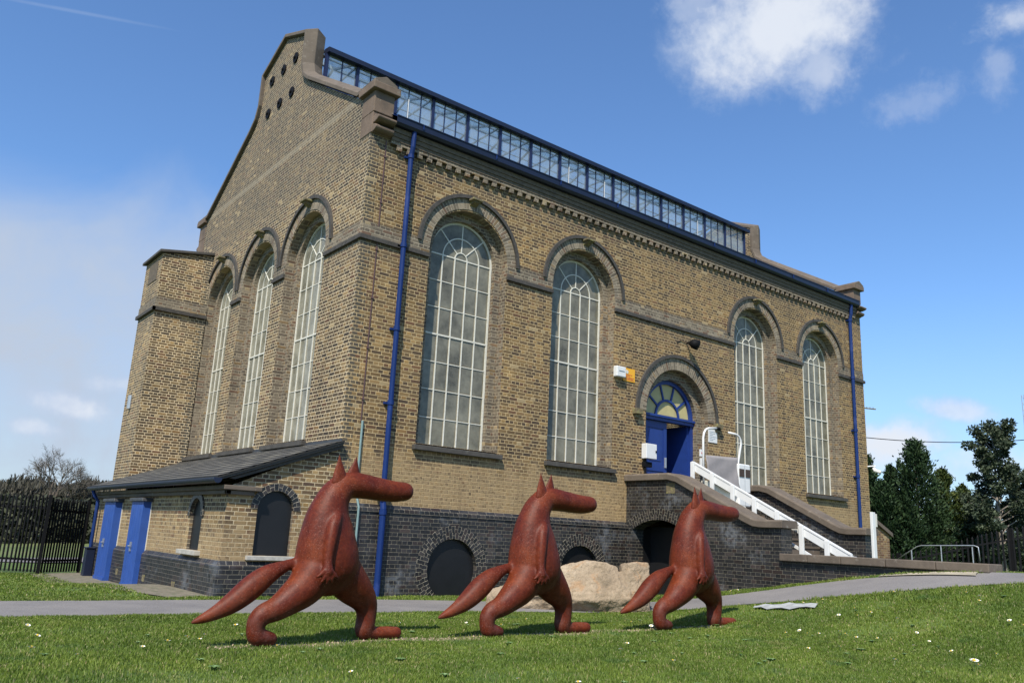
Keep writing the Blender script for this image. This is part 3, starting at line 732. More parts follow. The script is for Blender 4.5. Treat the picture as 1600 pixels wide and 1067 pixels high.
for s_ in (-1, 1): mb.box(DX + s_ * .88 - .05, DX + s_ * .88 + .05, .30, .42, 1.9, 4.2)
mb.box(DX - .93, DX + .93, .26, .42, 4.08, 4.2); mb.box(DX - .95, DX + .95, .22, .30, 4.16, 4.215)
dfr = mb.build('door_frame', M['entrance'], hall)
mb = MB(); mb.prism([(DX + .84 * math.cos(math.pi * i / 24), 4.2 + .84 * math.sin(math.pi * i / 24)) for i in range(25)], 0, .01, lambda u, v, d: (u, .37 + d, v)); mb.build('fanlight', M['cream'], dfr)
def leaf(hx, ang, sgn):
    mb = MB(); wd = .82; c, s_ = math.cos(ang), math.sin(ang)
    T = lambda u, v, d: (hx + sgn * (u * c) + (d * s_ * sgn), .37 + u * s_ + d * c, v)
    def bl(u0, u1, z0, z1, d0, d1): mb.prism([(u0, z0), (u1, z0), (u1, z1), (u0, z1)], d0, d1, T)
    bl(0, wd, 1.92, 4.07, 0, .045)
    for (u0, u1, z0, z1) in [(0, .11, 1.92, 4.07), (wd - .11, wd, 1.92, 4.07), (.11, wd - .11, 1.92, 2.15), (.11, wd - .11, 2.85, 3.0), (.11, wd - .11, 3.9, 4.07)]: bl(u0, u1, z0, z1, -.018, -.0005)
    for (z0, z1) in [(2.25, 2.75), (3.1, 3.8)]: bl(.2, wd - .2, z0, z1, -.012, -.0005)
    d_ = mb.build('door', M['entrance'], hall)
    h_ = MB(); h_.prism([(wd - .09, 2.95), (wd - .04, 2.95), (wd - .04, 3.2), (wd - .09, 3.2)], -.05, -.018, T); h_.build('door_handle', M['zinc'], d_)
leaf(DX - .83, 0.0, 1); leaf(DX + .83, R_(87), -1)

# ---- wall fittings, each a small thing fixed to the brickwork
t = thing('alarm_box', 'white alarm box on the brickwork left of the entrance arch', 'alarm box', (6.84, -.01, 4.96))
mb = MB(); mb.box(6.7, 7.0, -.13, 0, 4.84, 5.09); mb.build('casing', M['white'], t, bevel=.02)
mb = MB(); mb.box(6.76, 6.94, -.142, -.1305, 4.98, 4.985); mb.build('badge', M['zinc'], t)
t = thing('warning_sign', 'yellow sign with red lettering beside the white alarm box', 'sign', (7.23, -.01, 4.96))
mb = MB(); mb.box(7.02, 7.41, -.02, 0, 4.80, 5.11); mb.build('panel', M['yellow'], t)
mb = MB(); mb.prism(circ(7.14, 5.02, .045, 16), -.026, -.0205, PY(0)); mb.build('emblem', M['offwhite'], t)
mb = MB()
for i, (z, a, b) in enumerate([(4.955, 7.08, 7.30), (4.925, 7.08, 7.22), (4.89, 7.07, 7.36), (4.862, 7.07, 7.33), (4.835, 7.07, 7.36)]):
    x = a; q = random.Random(i)
    while x < b: l = q.uniform(.012, .035); mb.box(x, x + l, -.024, -.0205, z - .006, z + .006); x += l + .01
mb.build('lettering', M['red'], t)
t = thing('meter_cabinet', 'white metal cabinet on the wall at the left jamb of the door', 'cabinet', (7.83, -.01, 3.05))
mb = MB(); mb.box(7.68, 8.04, -.16, 0, 3.05, 3.40); mb.build('casing', M['white'], t, bevel=.012)
mb = MB(); mb.box(7.99, 8.02, -.175, -.16, 3.2, 3.25); mb.build('handle', M['iron'], t)
mb = MB(); mb.tube([(7.75, -.06, 3.05), (7.75, -.06, 1.95)], .025, 8); mb.box(7.70, 7.95, -.09, 0, 2.86, 2.98); mb.build('conduit', M['iron'], t)
t = thing('notice', 'white paper notice fixed right of the door above the lift', 'notice', (10.3, -.01, 3.86))
mb = MB(); mb.box(10.14, 10.48, -.02, 0, 3.70, 4.04); mb.build('panel', M['white'], t)
mb = MB()
for i in range(6): mb.box(10.18, 10.34 + .08 * ((i * 7) % 3 - 1) + .06, -.024, -.0205, 3.76 + i * .042, 3.769 + i * .042)
mb.build('lettering', M['zinc'], t)
t = thing('door_entry_panel', 'small white and red call panel on the right door jamb', 'call panel', (9.85, -.01, 3.15))
mb = MB(); mb.box(9.78, 9.93, -.05, 0, 3.30, 3.48); mb.box(9.79, 9.9, -.07, 0, 3.02, 3.26); mb.each('casing', M['white'], t, bevel=.008)
mb = MB(); mb.box(9.81, 9.9, -.056, -.0505, 3.37, 3.41); mb.build('label_strip', M['red'], t)
t = thing('floodlight', 'small black oval floodlight above the entrance arch', 'lamp', (9.3, 0, 6.06))
mb = MB(); mb.tube([(9.3, -.02, 6.12), (9.32, -.16, 6.1)], .02, 6); mb.tube([(9.28, -.12, 6.1), (9.32, -.2, 6.08), (9.38, -.32, 6.02)], [.05, .12, .13], 12); mb.build('housing', M['iron'], t, smooth=True)
mb = MB(); mb.tube([(8.92, -.01, 6.08), (9.1, -.015, 6.15), (9.3, -.02, 6.12)], .01, 5); mb.build('cable', M['ink'], t)
t = thing('security_camera', 'white security camera on the far corner of the hall', 'camera', (17.97, -.02, 3.76))
mb = MB(); mb.tube([(17.9, -.01, 3.78), (18.02, -.12, 3.8), (18.06, -.2, 3.8)], .02, 8); mb.build('arm', M['white'], t)
mb = MB(); mb.tube([(18.02, -.14, 3.74), (18.02, -.19, 3.66), (18.05, -.36, 3.6)], [.05, .06, .05], 10); mb.build('housing', M['white'], t)
t = thing('aerial', 'thin aerial rod reaching out from the far end of the hall', 'aerial', (17.95, .1, 5.64))
mb = MB(); mb.tube([(17.95, .1, 5.64), (18.35, -.15, 5.62)], .02, 6)
for i in range(3): mb.bar((18.05 + i * .1, -.02 - i * .05, 5.6), (18.05 + i * .1, -.02 - i * .05, 5.68), .012)
mb.build('rod', M['lichen'], t)

# ---- turret at the back of the gable (part of the hall)
mb = MB(); mb.box(-1.3, .02, 8.67, LY + .05, -.5, 7.95); 
mb.add([(-1.3, 8.67, 7.95), (.02, 8.67, 7.95), (.02, 8.67, 8.2), (-1.3, LY + .05, 7.95), (.02, LY + .05, 7.95), (.02, LY + .05, 8.2)], [(0, 1, 2), (3, 5, 4), (0, 2, 5, 3)])
tur = mb.build('turret', M['gable'], hall)
mb = MB(); mb.prism([(-1.40, 7.955), (.03, 8.205), (.03, 8.28), (-1.40, 8.03)], 8.60, LY + .12, lambda u, v, d: (u, d, v)); mb.build('cap', M['darkstone'], tur, bevel=.01)
mb = MB(); mb.box(-1.37, .0, 8.60, 8.66, 6.40, 6.49); mb.box(-1.37, -1.301, 8.6, LY + .1, 6.40, 6.49); mb.each('string_course', M['hood'], tur)
mb = MB(); mb.box(-1.318, 0, 8.652, 8.669, 6.491, 6.72); mb.box(-1.318, -1.301, 8.67, LY + .065, 6.491, 6.72); mb.each('string_course', M['jamb'], tur)
mb = MB(); mb.box(-1.312, -1.301, 9.0, 9.8, 7.3, 7.85); mb.build('niche_shade_panel', M['eaves'], tur)  # flat brown panel; its colour stands in for the shade of a niche
mb = MB(); mb.tube([(-1.33, 9.6, 3.9), (-1.33, 9.6, 4.25)], .06, 8); mb.build('vent', M['zinc'], tur)

# ------------------------------------------------------------ lean-to store
lt = thing('lean_to', 'low brick lean-to with slate roof against the gable of the hall', 'outbuilding', (-.9, 4.3, -.2))
XW = -1.87; YE = 8.66
wall('wall', [(.0, -.5), (YE, -.5), (YE, 1.72), (.0, 1.72)], [arch(1.42, .66, 1.22, .30)], PX(XW), .12, M['lean'], lt, M['jamb'], rim=False)
wall('wall', [(XW, -.5), (-.001, -.5), (-.001, 2.56), (XW, 1.70)], [arch(-1.06, .64, 1.37, .31)], PY(0), .12, M['lean'], lt, M['jamb'], rim=False)
wall('plinth', [(-.06, -.6), (YE, -.6), (YE, .46), (-.06, .46)], [], PX(XW - .06), .05, M['blue'], lt, rim=False)
wall('plinth', [(XW - .06, -.6), (0.02, -.6), (0.02, .46), (XW - .06, .46)], [], PY(-.06), .05, M['blue'], lt, rim=False)
mb = MB(); a = XW - .06
mb.add([(a, YE, .46), (a, -.06, .46), (XW, 0, .55), (XW, YE, .55)], [(0, 1, 2, 3)]); mb.add([(a, -.06, .46), (.02, -.06, .46), (.02, 0, .55), (XW, 0, .55)], [(0, 1, 2, 3)]); mb.build('plinth_cap', M['blue'], lt)
# arched black boards with blue brick heads and pale sills
mb = MB(); ring(mb, -1.06, 1.37, .31, .43, 0, math.pi, PY(0), -.008, .08, 20); rr_ = mb.build('arched_opening', M['bluering'], lt, uv=True)
mb = MB(); mb.prism(arch(-1.06, .64, 1.37, .315), .07, .1, PY(0)); mb.build('board', M['board'], rr_)
mb = MB(); mb.box(-1.48, -.68, -.08, .02, .57, .638); mb.build('sill', M['sill'], rr_, bevel=.006)
mb = MB(); ring(mb, 1.42, 1.22, .30, .40, 0, math.pi, PX(XW), -.03, .08, 20); rr_ = mb.build('arched_opening', M['bluering'], lt, uv=True)
mb = MB(); mb.prism(arch(1.42, .66, 1.22, .305), .05, .1, PX(XW)); mb.build('board', M['board'], rr_)
mb = MB(); mb.prism([(.98, .58), (1.95, .58), (1.95, .655), (.98, .655)], -.1, .02, PX(XW)); mb.build('sill', M['sill'], rr_, bevel=.006)
# tall narrow blue doors boxed out from the wall
def shed_door(y0, y1):
    mb = MB(); T = PX(XW); mb.prism([(y0, -.22), (y1, -.22), (y1, 1.47), (y0, 1.47)], -.16, .01, T)
    for k in range(1, 5): yy = y0 + (y1 - y0) * k / 5; mb.prism([(yy - .004, -.18), (yy + .004, -.18), (yy + .004, 1.46), (yy - .004, 1.46)], -.1625, -.1595, T)
    mb.prism([(y0 + .02, -.215), (y1 - .02, -.215), (y1 - .02, -.12), (y0 + .02, -.12)], -.185, -.161, T)
    d_ = mb.build('door', M['doorblue'], lt, bevel=.006)
    mb = MB(); mb.prism([(y0 - .07, 1.47), (y1 + .05, 1.47), (y1 + .03, 1.54), (y0 - .05, 1.54)], -.21, .0, T); mb.build('hood', M['lead'], d_, bevel=.01)
    yc = (y0 + y1) / 2 + .02
    mb = MB(); mb.prism([(yc - .03, .5), (yc + .03, .5), (yc + .03, .68), (yc - .03, .68)], -.19, -.163, T); mb.tube([T(yc - .06, .6, -.2), T(yc + .08, .6, -.2)], .014, 6); mb.build('door_handle', M['zinc'], d_)
    mb = MB(); mb.prism([(y0 - .014, -.2), (y0 - .002, -.2), (y0 - .002, 1.46), (y0 - .014, 1.46)], -.014, .0, T); mb.build('trim', M['offwhite'], d_)
shed_door(4.18, 5.02); shed_door(6.4, 7.32)
for y in (5.75, 3.75, 1.9): mb = MB(); mb.prism([(y, -.02), (y + .16, -.02), (y + .16, .1), (y, .1)], -.006, .01, PX(XW - .06)); mb.build('air_brick', M['lichen'], lt)
# roof
mb = MB(); xa, za, xb, zb = -2.12, 1.83, .0, 2.62; L = math.hypot(xb - xa, zb - za)
NS = 12
for i in range(NS):       # overlapping courses of slates, each a little proud of the one above
    t0, t1 = i / NS, (i + 1) / NS + .02
    p = lambda t, o_: (xa + (xb - xa) * t, za + (zb - za) * t + o_)
    (x0, z0), (x1, z1) = p(t0, .016), p(min(1, t1), .0)
    yw = -.14
    mb.add([(x0, yw, z0), (x0, YE, z0), (x1, YE, z1), (x1, yw, z1)], [(0, 3, 2, 1)], [[(0, i * .2 + .002), (0, i * .2 + .198), (YE - yw, i * .2 + .198), (YE - yw, i * .2 + .002)]])
    mb.add([(x0, yw, z0), (x0, YE, z0), (x0, YE, z0 - .016), (x0, yw, z0 - .016)], [(0, 1, 2, 3)])
mb.prism([(xa, za - .03), (xb, zb - .03), (xb, zb - .002), (xa, za - .002)], -.135, YE - .01, lambda u, v, d: (u, d, v))
mb.build('roof', M['slate'], lt, uv=True)
mb = MB(); mb.prism([(xa + .1, za - .03), (-.001, zb - .07), (-.001, zb - .031), (xa, za - .031)], -.12, -.02, lambda u, v, d: (u, d, v))
mb.prism([(xa + .3, za + .00 - .02), (-.001, zb - .14), (-.001, zb - .071), (xa + .2, za - .01)], -.07, -.0, lambda u, v, d: (u, d, v)); mb.build('verge', M['darkstone'], lt)
mb = MB(); mb.prism([(-.03, 2.6), (YE, 2.6), (YE, 2.70), (-.03, 2.66)], -.02, .0, PX(0)); mb.build('flashing', M['lead'], lt)
mb = MB(); mb.box(XW - .12, XW + .02, -.12, YE, 1.64, 1.71); mb.box(XW - .07, XW + .02, -.07, YE, 1.57, 1.638); mb.box(XW, XW + .5, -.12, .0, 1.64, 1.71); mb.box(XW - .07, XW + .4, -.07, .0, 1.57, 1.638); mb.build('cornice', M['cope'], lt, bevel=.01)
mb = MB(); n = 8
sec = [(-2.12 + .065 * math.cos(math.pi + math.pi * i / n), 1.80 + .065 * math.sin(math.pi + math.pi * i / n)) for i in range(n + 1)] + [(-2.045, 1.80), (-2.12 + .055, 1.80)]
sec = [(-2.185, 1.81)] + [(-2.12 + .065 * math.cos(math.pi + math.pi * i / n), 1.79 + .065 * math.sin(math.pi + math.pi * i / n)) for i in range(n + 1)] + [(-2.055, 1.81)]
mb.prism(sec, -.16, YE, lambda u, v, d: (u, d, v)); mb.build('gutter', M['navy'], lt)
mb = MB(); mb.tube([(-2.12, 8.35, 1.76), (-2.05, 8.35, 1.6), (-1.97, 8.35, 1.5), (-1.97, 8.35, -.15)], .04, 8); mb.build('downpipe', M['bluepaint'], lt)
mb = MB(); mb.box(-2.12, -1.94, 7.95, 8.2, -.25, .42); mb.box(-2.14, -1.94, 7.93, 8.22, .42, .45); mb.build('hatch_box', M['navy'], lt, bevel=.01)

# ------------------------------------------------------------ entrance stairs
st = thing('entrance_stairs', 'flight of steps with dark brick flank walls and stone copings before the door', 'stairs', (8.9, -2.1, .3))
X0, X1 = 7.2, 10.6
prof = [(0, 2.48), (-1.3, 2.48), (-1.55, 2.41), (-3.25, 1.60), (-3.45, 1.52), (-3.98, 1.52)]
def archcut(yc, zc, r, a0, a1, n=20): return [(yc + r * math.cos(a0 + (a1 - a0) * i / n), zc + r * math.sin(a0 + (a1 - a0) * i / n)) for i in range(n + 1)]
# segmental arch: springs at y=-.2 and y=-1.62, z 1.42, crown 1.64
yc_, sp, rise = -.92, .72, .22; rad = (sp * sp + rise * rise) / (2 * rise); zc_ = 1.42 + rise - rad; aa = math.asin(sp / rad)
arc = archcut(yc_, zc_, rad, math.pi / 2 + aa, math.pi / 2 - aa)
out_ = [(-3.98, -.4), (-1.64, -.4)] + arc[:1] + arc[1:] + [(-.2, -.4), (0, -.4)] + prof
wall('flank_wall', out_, [], PX(X0), .35, M['blue'], st, M['blue'], back=True)
mb = MB()
def aring(r0, r1, d):
    ring(mb, yc_, zc_, r0, r1, math.pi / 2 - aa * 1.0, math.pi / 2 + aa * 1.0, PX(X0), d, .1, 24)
aring(rad, rad + .115, -.004); aring(rad + .12, rad + .235, -.003); mb.build('arch', M['bluering'], st, uv=True)
out2 = [(-3.78, -.4), (0, -.4)] + [(a * .95, b) for a, b in prof]
wall('flank_wall', out2, [], PX(X1), .35, M['blue'], st, M['blue'], back=True)
wall('flank_wall', [(X0 + .35, 1.42), (X1, 1.42), (X1, 1.72), (X0 + .35, 1.72)], [], PY(-1.3), .1, M['blue'], st)
def stair_coping(x0, k):
    mb = MB(); P = [(.0, 2.485), (-1.26, 2.485), (-1.5, 2.43), (-1.7, 2.335), (-3.2, 1.625), (-3.4, 1.545), (-3.56, 1.525), (-4.06, 1.525)]
    P = [(a * k, b) for a, b in P]; S = [(-.09, 0), (-.09, .12), (-.05, .15), (.40, .15), (.44, .12), (.44, 0)]
    vs = []; m_ = len(S)
    for i, p in enumerate(P):
        p = Vector(p); a = Vector(P[max(0, i - 1)]); b = Vector(P[min(len(P) - 1, i + 1)]); d = (b - a).normalized(); nv = Vector((d.y, -d.x))
        if nv.y < 0: nv = -nv
        vs += [(x0 + x, p.x + nv.x * h, p.y + nv.y * h) for x, h in S]
    fs = [(i * m_ + j, i * m_ + (j + 1) % m_, (i + 1) * m_ + (j + 1) % m_, (i + 1) * m_ + j) for i in range(len(P) - 1) for j in range(m_)]
    fs += [tuple(range(m_)), tuple(reversed(range((len(P) - 1) * m_, len(P) * m_)))]
    mb.add(vs, fs); return mb.build('coping', M['cope'], st, bevel=.01)
stair_coping(X0, 1); stair_coping(X1, .95)
mb = MB(); mb.prism([(-1.42, 2.2), (-1.18, 2.2), (-1.18, 2.42), (-1.42, 2.42)], -.004, .05, PX(X0)); mb.build('corbel', M['lichen'], st)
mb = MB(); mb.box(X0 + .36, X1 - .01, -1.3, .0, 1.72, 1.9); mb.box(X0 + .36, X1 - .01, -.001, .36, 1.80, 1.899); mb.build('landing', M['stone'], st)
for i in range(8):
    mb = MB(); z1 = 1.9 - .165 * (i + 1); y1 = -1.3 - .35 * i
    mb.box(X0 + .36, X1 - .01, y1 - .35, y1 - .001, -.2, z1); mb.box(X0 + .36, X1 - .01, y1 - .37, y1 - .352, z1 - .05, z1 - .001); mb.build('step', M['cope'], st)
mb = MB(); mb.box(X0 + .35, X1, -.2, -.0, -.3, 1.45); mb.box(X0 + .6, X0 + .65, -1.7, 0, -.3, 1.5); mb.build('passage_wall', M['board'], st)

lw = thing('low_wall', 'low dark brick wall with long stone coping beside the path', 'wall', (7.35, -5.8, .7))
mb = MB(); mb.box(X0, X0 + .33, -7.5, -3.982, -.2, .925); mb.build('wall', M['blue'], lw)
mb = MB(); ys_ = [-7.62, -6.82, -6.0, -5.2, -4.55, -3.978]
for a, b in zip(ys_, ys_[1:]): mb.box(X0 - .09, X0 + .42, a + .004, b - .004, .93, 1.065)
mb.each('coping', M['cope'], lw, bevel=.014)
o = strip('paved_apron', [(7.17, -5.9), (7.18, -7.45)], [(6.98, -5.95), (6.86, -7.5)], plain('pale_concrete', (.30, .265, .20), .9, .3, 5, bmp=.4), .03, 12, cross=3); tag(o, None, None, kind='structure')

wg = thing('wing_wall', 'small brick wall with sloping coping beyond the far corner of the hall', 'wall', (18.7, .4, 0))
mb = MB(); mb.prism([(17.96, -.3), (19.6, -.3), (19.6, 1.75), (17.96, 2.4)], .3, .6, lambda u, v, d: (u, d, v)); mb.build('wall', M['wing'], wg)
mb = MB(); mb.prism([(17.96, 2.405), (19.7, 1.71), (19.7, 1.83), (17.96, 2.525)], .22, .68, lambda u, v, d: (u, d, v)); mb.build('coping', M['cope'], wg)

# ------------------------------------------------------------ inclined platform lift and white fittings
lf = thing('platform_lift', 'white inclined platform lift with folded grey sheet at the top of the steps', 'stair lift', (8.2, -1.5, 1.9))
rl = MB(); XR = 7.75
A0, A1 = Vector((XR, -1.45, 2.93)), Vector((XR, -5.05, 1.11))
rl.bar(A0 + Vector((0, 0, -.10)), A1 + Vector((0, 0, -.10)), .05, .155, up=(0, 0, 1)); rl.bar(A0 + Vector((0.01, 0, -.012)), A1 + Vector((0.01, 0, -.012)), .09, .024)
rail = rl.build('rail', M['white'], lf)
mb = MB(); mb.bar((XR + .03, -3.75, 1.28), (XR + .03, -4.35, .98), .04, .05); mb.build('lower_rail', M['white'], lf)
for i in range(8):
    yy = -1.49 - .52 * i; t_ = (yy + 1.45) / -3.6; p = A0.lerp(A1, t_); mb = MB()
    zb_ = 1.9 if p.y > -1.5 else max(.4, 1.9 - .165 * (math.floor((-1.3 - p.y) / .35) + 1))
    mb.box(XR - .075, XR - .027, p.y - .045, p.y + .045, zb_, p.z - .0); mb.build('post', M['white'], lf, bevel=.006)
cy = -1.45
mb = MB(); mb.box(9.24, 9.68, cy - .12, cy + .22, 2.05, 3.02); cab = mb.build('cabinet', M['white'], lf, bevel=.03)
mb = MB(); mb.box(9.255, 9.43, cy - .135, cy - .121, 2.72, 2.9); mb.box(9.49, 9.655, cy - .135, cy - .121, 2.72, 2.9); mb.box(9.49, 9.655, cy - .135, cy - .121, 2.2, 2.38); mb.each('panel', M['ink'], cab)
mb = MB(); mb.box(9.455, 9.465, cy - .124, cy - .1205, 2.06, 3.0); mb.build('seam', M['zinc'], cab)
mb = MB(); mb.box(8.18, 9.2, cy + .02, cy + .12, 2.1, 2.55); mb.box(8.1, 9.24, cy - .3, cy + .3, 2.0, 2.05); mb.build('platform', M['offwhite'], lf, bevel=.02)
# the sheet: folds and a sagging lower edge
mb = MB(); nx_, nz_ = 26, 10; vs = []
for j in range(nz_ + 1):
    for i in range(nx_ + 1):
        s_ = i / nx_; q = j / nz_; top = 3.10 + .05 * s_; bot = 2.62 - .26 * min(1, max(0, (s_ - .05) * 1.6)) + (.05 if s_ > .9 else 0)
        z = top + (bot - top) * q; x = 8.14 + 1.14 * s_
        y = cy - .05 - .02 * math.sin(s_ * 5 + q * 3) * q - .05 * q + .006 * math.sin((s_ + q) * 11)
        vs.append((x, y, z))
fs = [(j * (nx_ + 1) + i, j * (nx_ + 1) + i + 1, (j + 1) * (nx_ + 1) + i + 1, (j + 1) * (nx_ + 1) + i) for j in range(nz_) for i in range(nx_)]
sh = link('sheet', vs, fs, M['grey'], lf, smooth=True); s_ = sh.modifiers.new('solid', 'SOLIDIFY'); s_.thickness = .012
mb = MB(); mb.tube([(8.12, cy, 2.3), (8.12, cy, 3.48), (8.15, cy, 3.60), (8.21, cy, 3.68), (8.31, cy, 3.725), (8.62, cy, 3.76)], .026, 10); mb.tube([(8.60, cy, 3.76), (8.69, cy - .02, 3.75)], .04, 8, k=1); mb.build('arm', None, lf, mats=[M['white'], M['iron']], smooth=True)
mb = MB(); mb.tube([(9.36, cy, 2.86), (9.38, cy, 3.05), (9.50, cy, 3.48), (9.49, cy, 3.58), (9.43, cy, 3.66), (9.32, cy, 3.70), (9.04, cy, 3.71)], .026, 10); mb.tube([(9.2, cy - .02, 2.86), (9.4, cy, 2.86)], .028, 8); mb.build('arm', M['white'], lf, smooth=True)
mb = MB(); mb.tube([(7.9, -1.5, 2.72), (8.0, -1.6, 2.64), (8.12, -1.65, 2.62), (8.16, -1.62, 2.7)], .025, 8); mb.build('bracket', M['white'], lf, smooth=True)

cp = thing('lift_control_post', 'tall white post with a small box near the foot of the steps', 'post', (10.1, -4.3, .5))
mb = MB(); mb.box(10.04, 10.16, -4.27, -4.21, .4, 1.98); mb.build('post', M['white'], cp, bevel=.008)
mb = MB(); mb.box(10.165, 10.25, -4.26, -4.2, 1.68, 1.95); mb.build('box', M['offwhite'], cp, bevel=.01)

hr = thing('handrail', 'low galvanised handrail standing beyond the low dark wall', 'handrail', (12, -4.8, .9))
mb = MB(); mb.tube([(12, -3.75, 1.05), (12, -4.2, 1.34), (12, -4.3, 1.37), (12, -5.4, 1.41), (12, -5.48, 1.38), (12, -5.5, 1.1)], .010, 8); mb.build('rail', M['zinc'], hr, smooth=True)
for y in (-4.08, -4.72, -5.36): mb = MB(); mb.tube([(12, y, .6), (12, y, 1.38 if y < -4.2 else 1.26)], .012, 8); mb.build('post', M['zinc'], hr)

# ------------------------------------------------------------ fences
def fence(label, pts, h, pitch, group_posts, zfun, postw=.07, pale=.030, zoff=0.0, rails=(.18, .86)):
    p0 = pts[0]; t = thing('metal_fence', label, 'fence', (p0[0], p0[1], float(zfun(*p0))))
    pan = MB(); rl_ = MB()
    for a, b in zip(pts, pts[1:]):
        a = Vector(a); b = Vector(b); L = (b - a).length; d = (b - a) / L; n = int(L / pitch); nrm = Vector((-d.y, d.x))
        for i in range(n + 1):
            q = a + d * (i * pitch); z = zfun(q.x, q.y) + zoff; j = random.uniform(-.012, .012)
            A = Vector((q.x, q.y, z + .04)); T = Vector((q.x + j * d.x, q.y + j * d.y, z + h + random.uniform(-.008, .008)))
            u = d * pale / 2; v_ = nrm * pale / 2; u = Vector((u.x, u.y, 0)); v_ = Vector((v_.x, v_.y, 0))
            vs = [A - u - v_, A + u - v_, A + u + v_, A - u + v_, T - u - v_, T + u - v_, T + u + v_, T - u + v_, T + Vector((0, 0, .07))]
            pan.add(vs, [(0, 1, 5, 4), (1, 2, 6, 5), (2, 3, 7, 6), (3, 0, 4, 7), (4, 5, 8), (5, 6, 8), (6, 7, 8), (7, 4, 8)])
        seg = max(1, int(L / 2.7))
        for i in range(seg):
            q0 = a + (b - a) * (i / seg); q1 = a + (b - a) * ((i + 1) / seg)
            for f in rails:
                o_ = nrm * .02; rl_.bar((q0.x + o_.x, q0.y + o_.y, zfun(*q0) + zoff + h * f), (q1.x + o_.x, q1.y + o_.y, zfun(*q1) + zoff + h * f), .012, .05)
    pan.build('pales', M['iron'], t); rl_.build('rails', M['iron'], t)
    for q in group_posts:
        z = float(zfun(*q)) + zoff; mb = MB(); mb.box(q[0] - postw / 2, q[0] + postw / 2, q[1] - postw / 2, q[1] + postw / 2, z - .1, z + h + .06); mb.build('post', M['iron'], t)
    return t
Hf = lambda x, y: float(H(x, y))
fence('black metal railing fence left of the lean-to', [(-6.2, 11.2), (-3.35, 9.15), (-2.9, 8.62), (-1.95, 8.9)][0:3], 1.72, .095, [(-2.93, 8.6), (-5.6, 10.77)], Hf, .07)
fence('black metal fence panel between the square post and the lean-to wall', [(-2.86, 8.62), (-1.92, 9.35)], 1.66, .085, [(-1.95, 9.32)], Hf, .06)
fence('long black metal railing fence behind the right end of the low wall', [(27.0, -8.5), (22.9, -3), (21.7, -1.5), (20.7, .6), (20.3, 2.2), (20.2, 6)], 1.75, .15, [(24.9, -5.7), (22.3, -2.25), (20.7, .6)], Hf, .08, .05)

# ------------------------------------------------------------ rusty striding figures
def rust_mat():
    m, g, p = mat('rusty_painted_iron'); tc = g.node('ShaderNodeTexCoord').outputs['Object']; z = g.sep(tc)[2]
    n = g.noise(tc, 2.2, 5, .6); f = g.noise(tc, 38, 4, .7); s_ = g.noise(g.vm('MULTIPLY', tc, (14, 14, 2.5)), 1.0, 4, .6)
    c = g.ramp(n, [(.3, (.056, .0085, .004)), (.5, (.090, .0145, .005)), (.72, (.15, .031, .008))])
    c = g.mix(.6, c, g.ramp(f, [(.3, (.5, .48, .45)), (.7, (1.6, 1.55, 1.5))]), 'MULTIPLY')
    c = g.mix(.35, c, g.ramp(s_, [(.35, (.65, .6, .6)), (.7, (1.3, 1.3, 1.3))]), 'MULTIPLY')
    low = g.m('MULTIPLY', g.step(z, .75, .0), .5); c = g.mix(g.m('MULTIPLY', low, g.step(g.noise(tc, 9, 4), .4, .65)), c, (.10, .042, .035))
    chips = g.m('MULTIPLY', g.step(g.noise(tc, 46, 3, .8), .66, .71), g.step(g.noise(tc, 4.5, 3), .45, .62)); c = g.mix(g.m('MULTIPLY', chips, .8), c, (.38, .2, .14))
    sp = g.m('MULTIPLY', g.step(g.noise(tc, 90, 2, .6), .58, .66), g.step(g.noise(tc, 3.1, 4), .42, .58)); c = g.mix(g.m('MULTIPLY', sp, .38), c, (.30, .13, .10))
    g.put(p.inputs['Base Color'], c); g.put(p.inputs['Roughness'], g.ramp(n, [(.3, (.44,) * 3), (.7, (.6,) * 3)])); p.inputs['Specular IOR Level'].default_value = .2
    bump(g, p, g.m('ADD', f, g.m('MULTIPLY', g.noise(tc, 6, 3), 1.5)), .35, .006); return m
M['rust'] = rust_mat()

def soup(chains, voxel=.016, it=7):
    """closed body grown from overlapping round-ended limbs, then fused into one skin"""
    bm = bmesh.new()
    def ball(c, r, sy=1.0):
        mtx = Matrix.Translation(c) @ Matrix.Diagonal((r, r * sy, r, 1)); bmesh.ops.create_icosphere(bm, subdivisions=3 if r > .09 else 2, radius=1, matrix=mtx)
    for ch in chains:
        pts = [(Vector(p[:3]), p[3], (p[4] if len(p) > 4 else 1.0)) for p in ch]
        # smooth spline through the joints
        def cr(p0, p1, p2, p3, t): return .5 * ((2 * p1) + (p2 - p0) * t + (2 * p0 - 5 * p1 + 4 * p2 - p3) * t * t + (3 * p1 - p0 - 3 * p2 + p3) * t ** 3)
        n = len(pts)
        for i in range(n - 1):
            q = [pts[max(0, i - 1)], pts[i], pts[i + 1], pts[min(n - 1, i + 2)]]
            L = (q[2][0] - q[1][0]).length; st_ = max(2, int(L / (min(q[1][1], q[2][1]) * .22)))
            for k in range(st_):
                t = k / st_
                ball(cr(*[a[0] for a in q], t), max(.006, cr(*[a[1] for a in q], t)), q[1][2] + (q[2][2] - q[1][2]) * t)
        ball(*pts[-1])
    me = bpy.data.meshes.new('tmp'); bm.to_mesh(me); bm.free()
    o = bpy.data.objects.new('tmp', me); C.objects.link(o)
    r = o.modifiers.new('r', 'REMESH'); r.mode = 'VOXEL'; r.voxel_size = voxel
    s_ = o.modifiers.new('s', 'SMOOTH'); s_.factor = .5; s_.iterations = it
    bpy.context.view_layer.update()
    ev = o.evaluated_get(bpy.context.evaluated_depsgraph_get()); out = bpy.data.meshes.new_from_object(ev)
    bpy.data.objects.remove(o); bpy.data.meshes.remove(me)
    for pz in out.polygons: pz.use_smooth = True
    return out

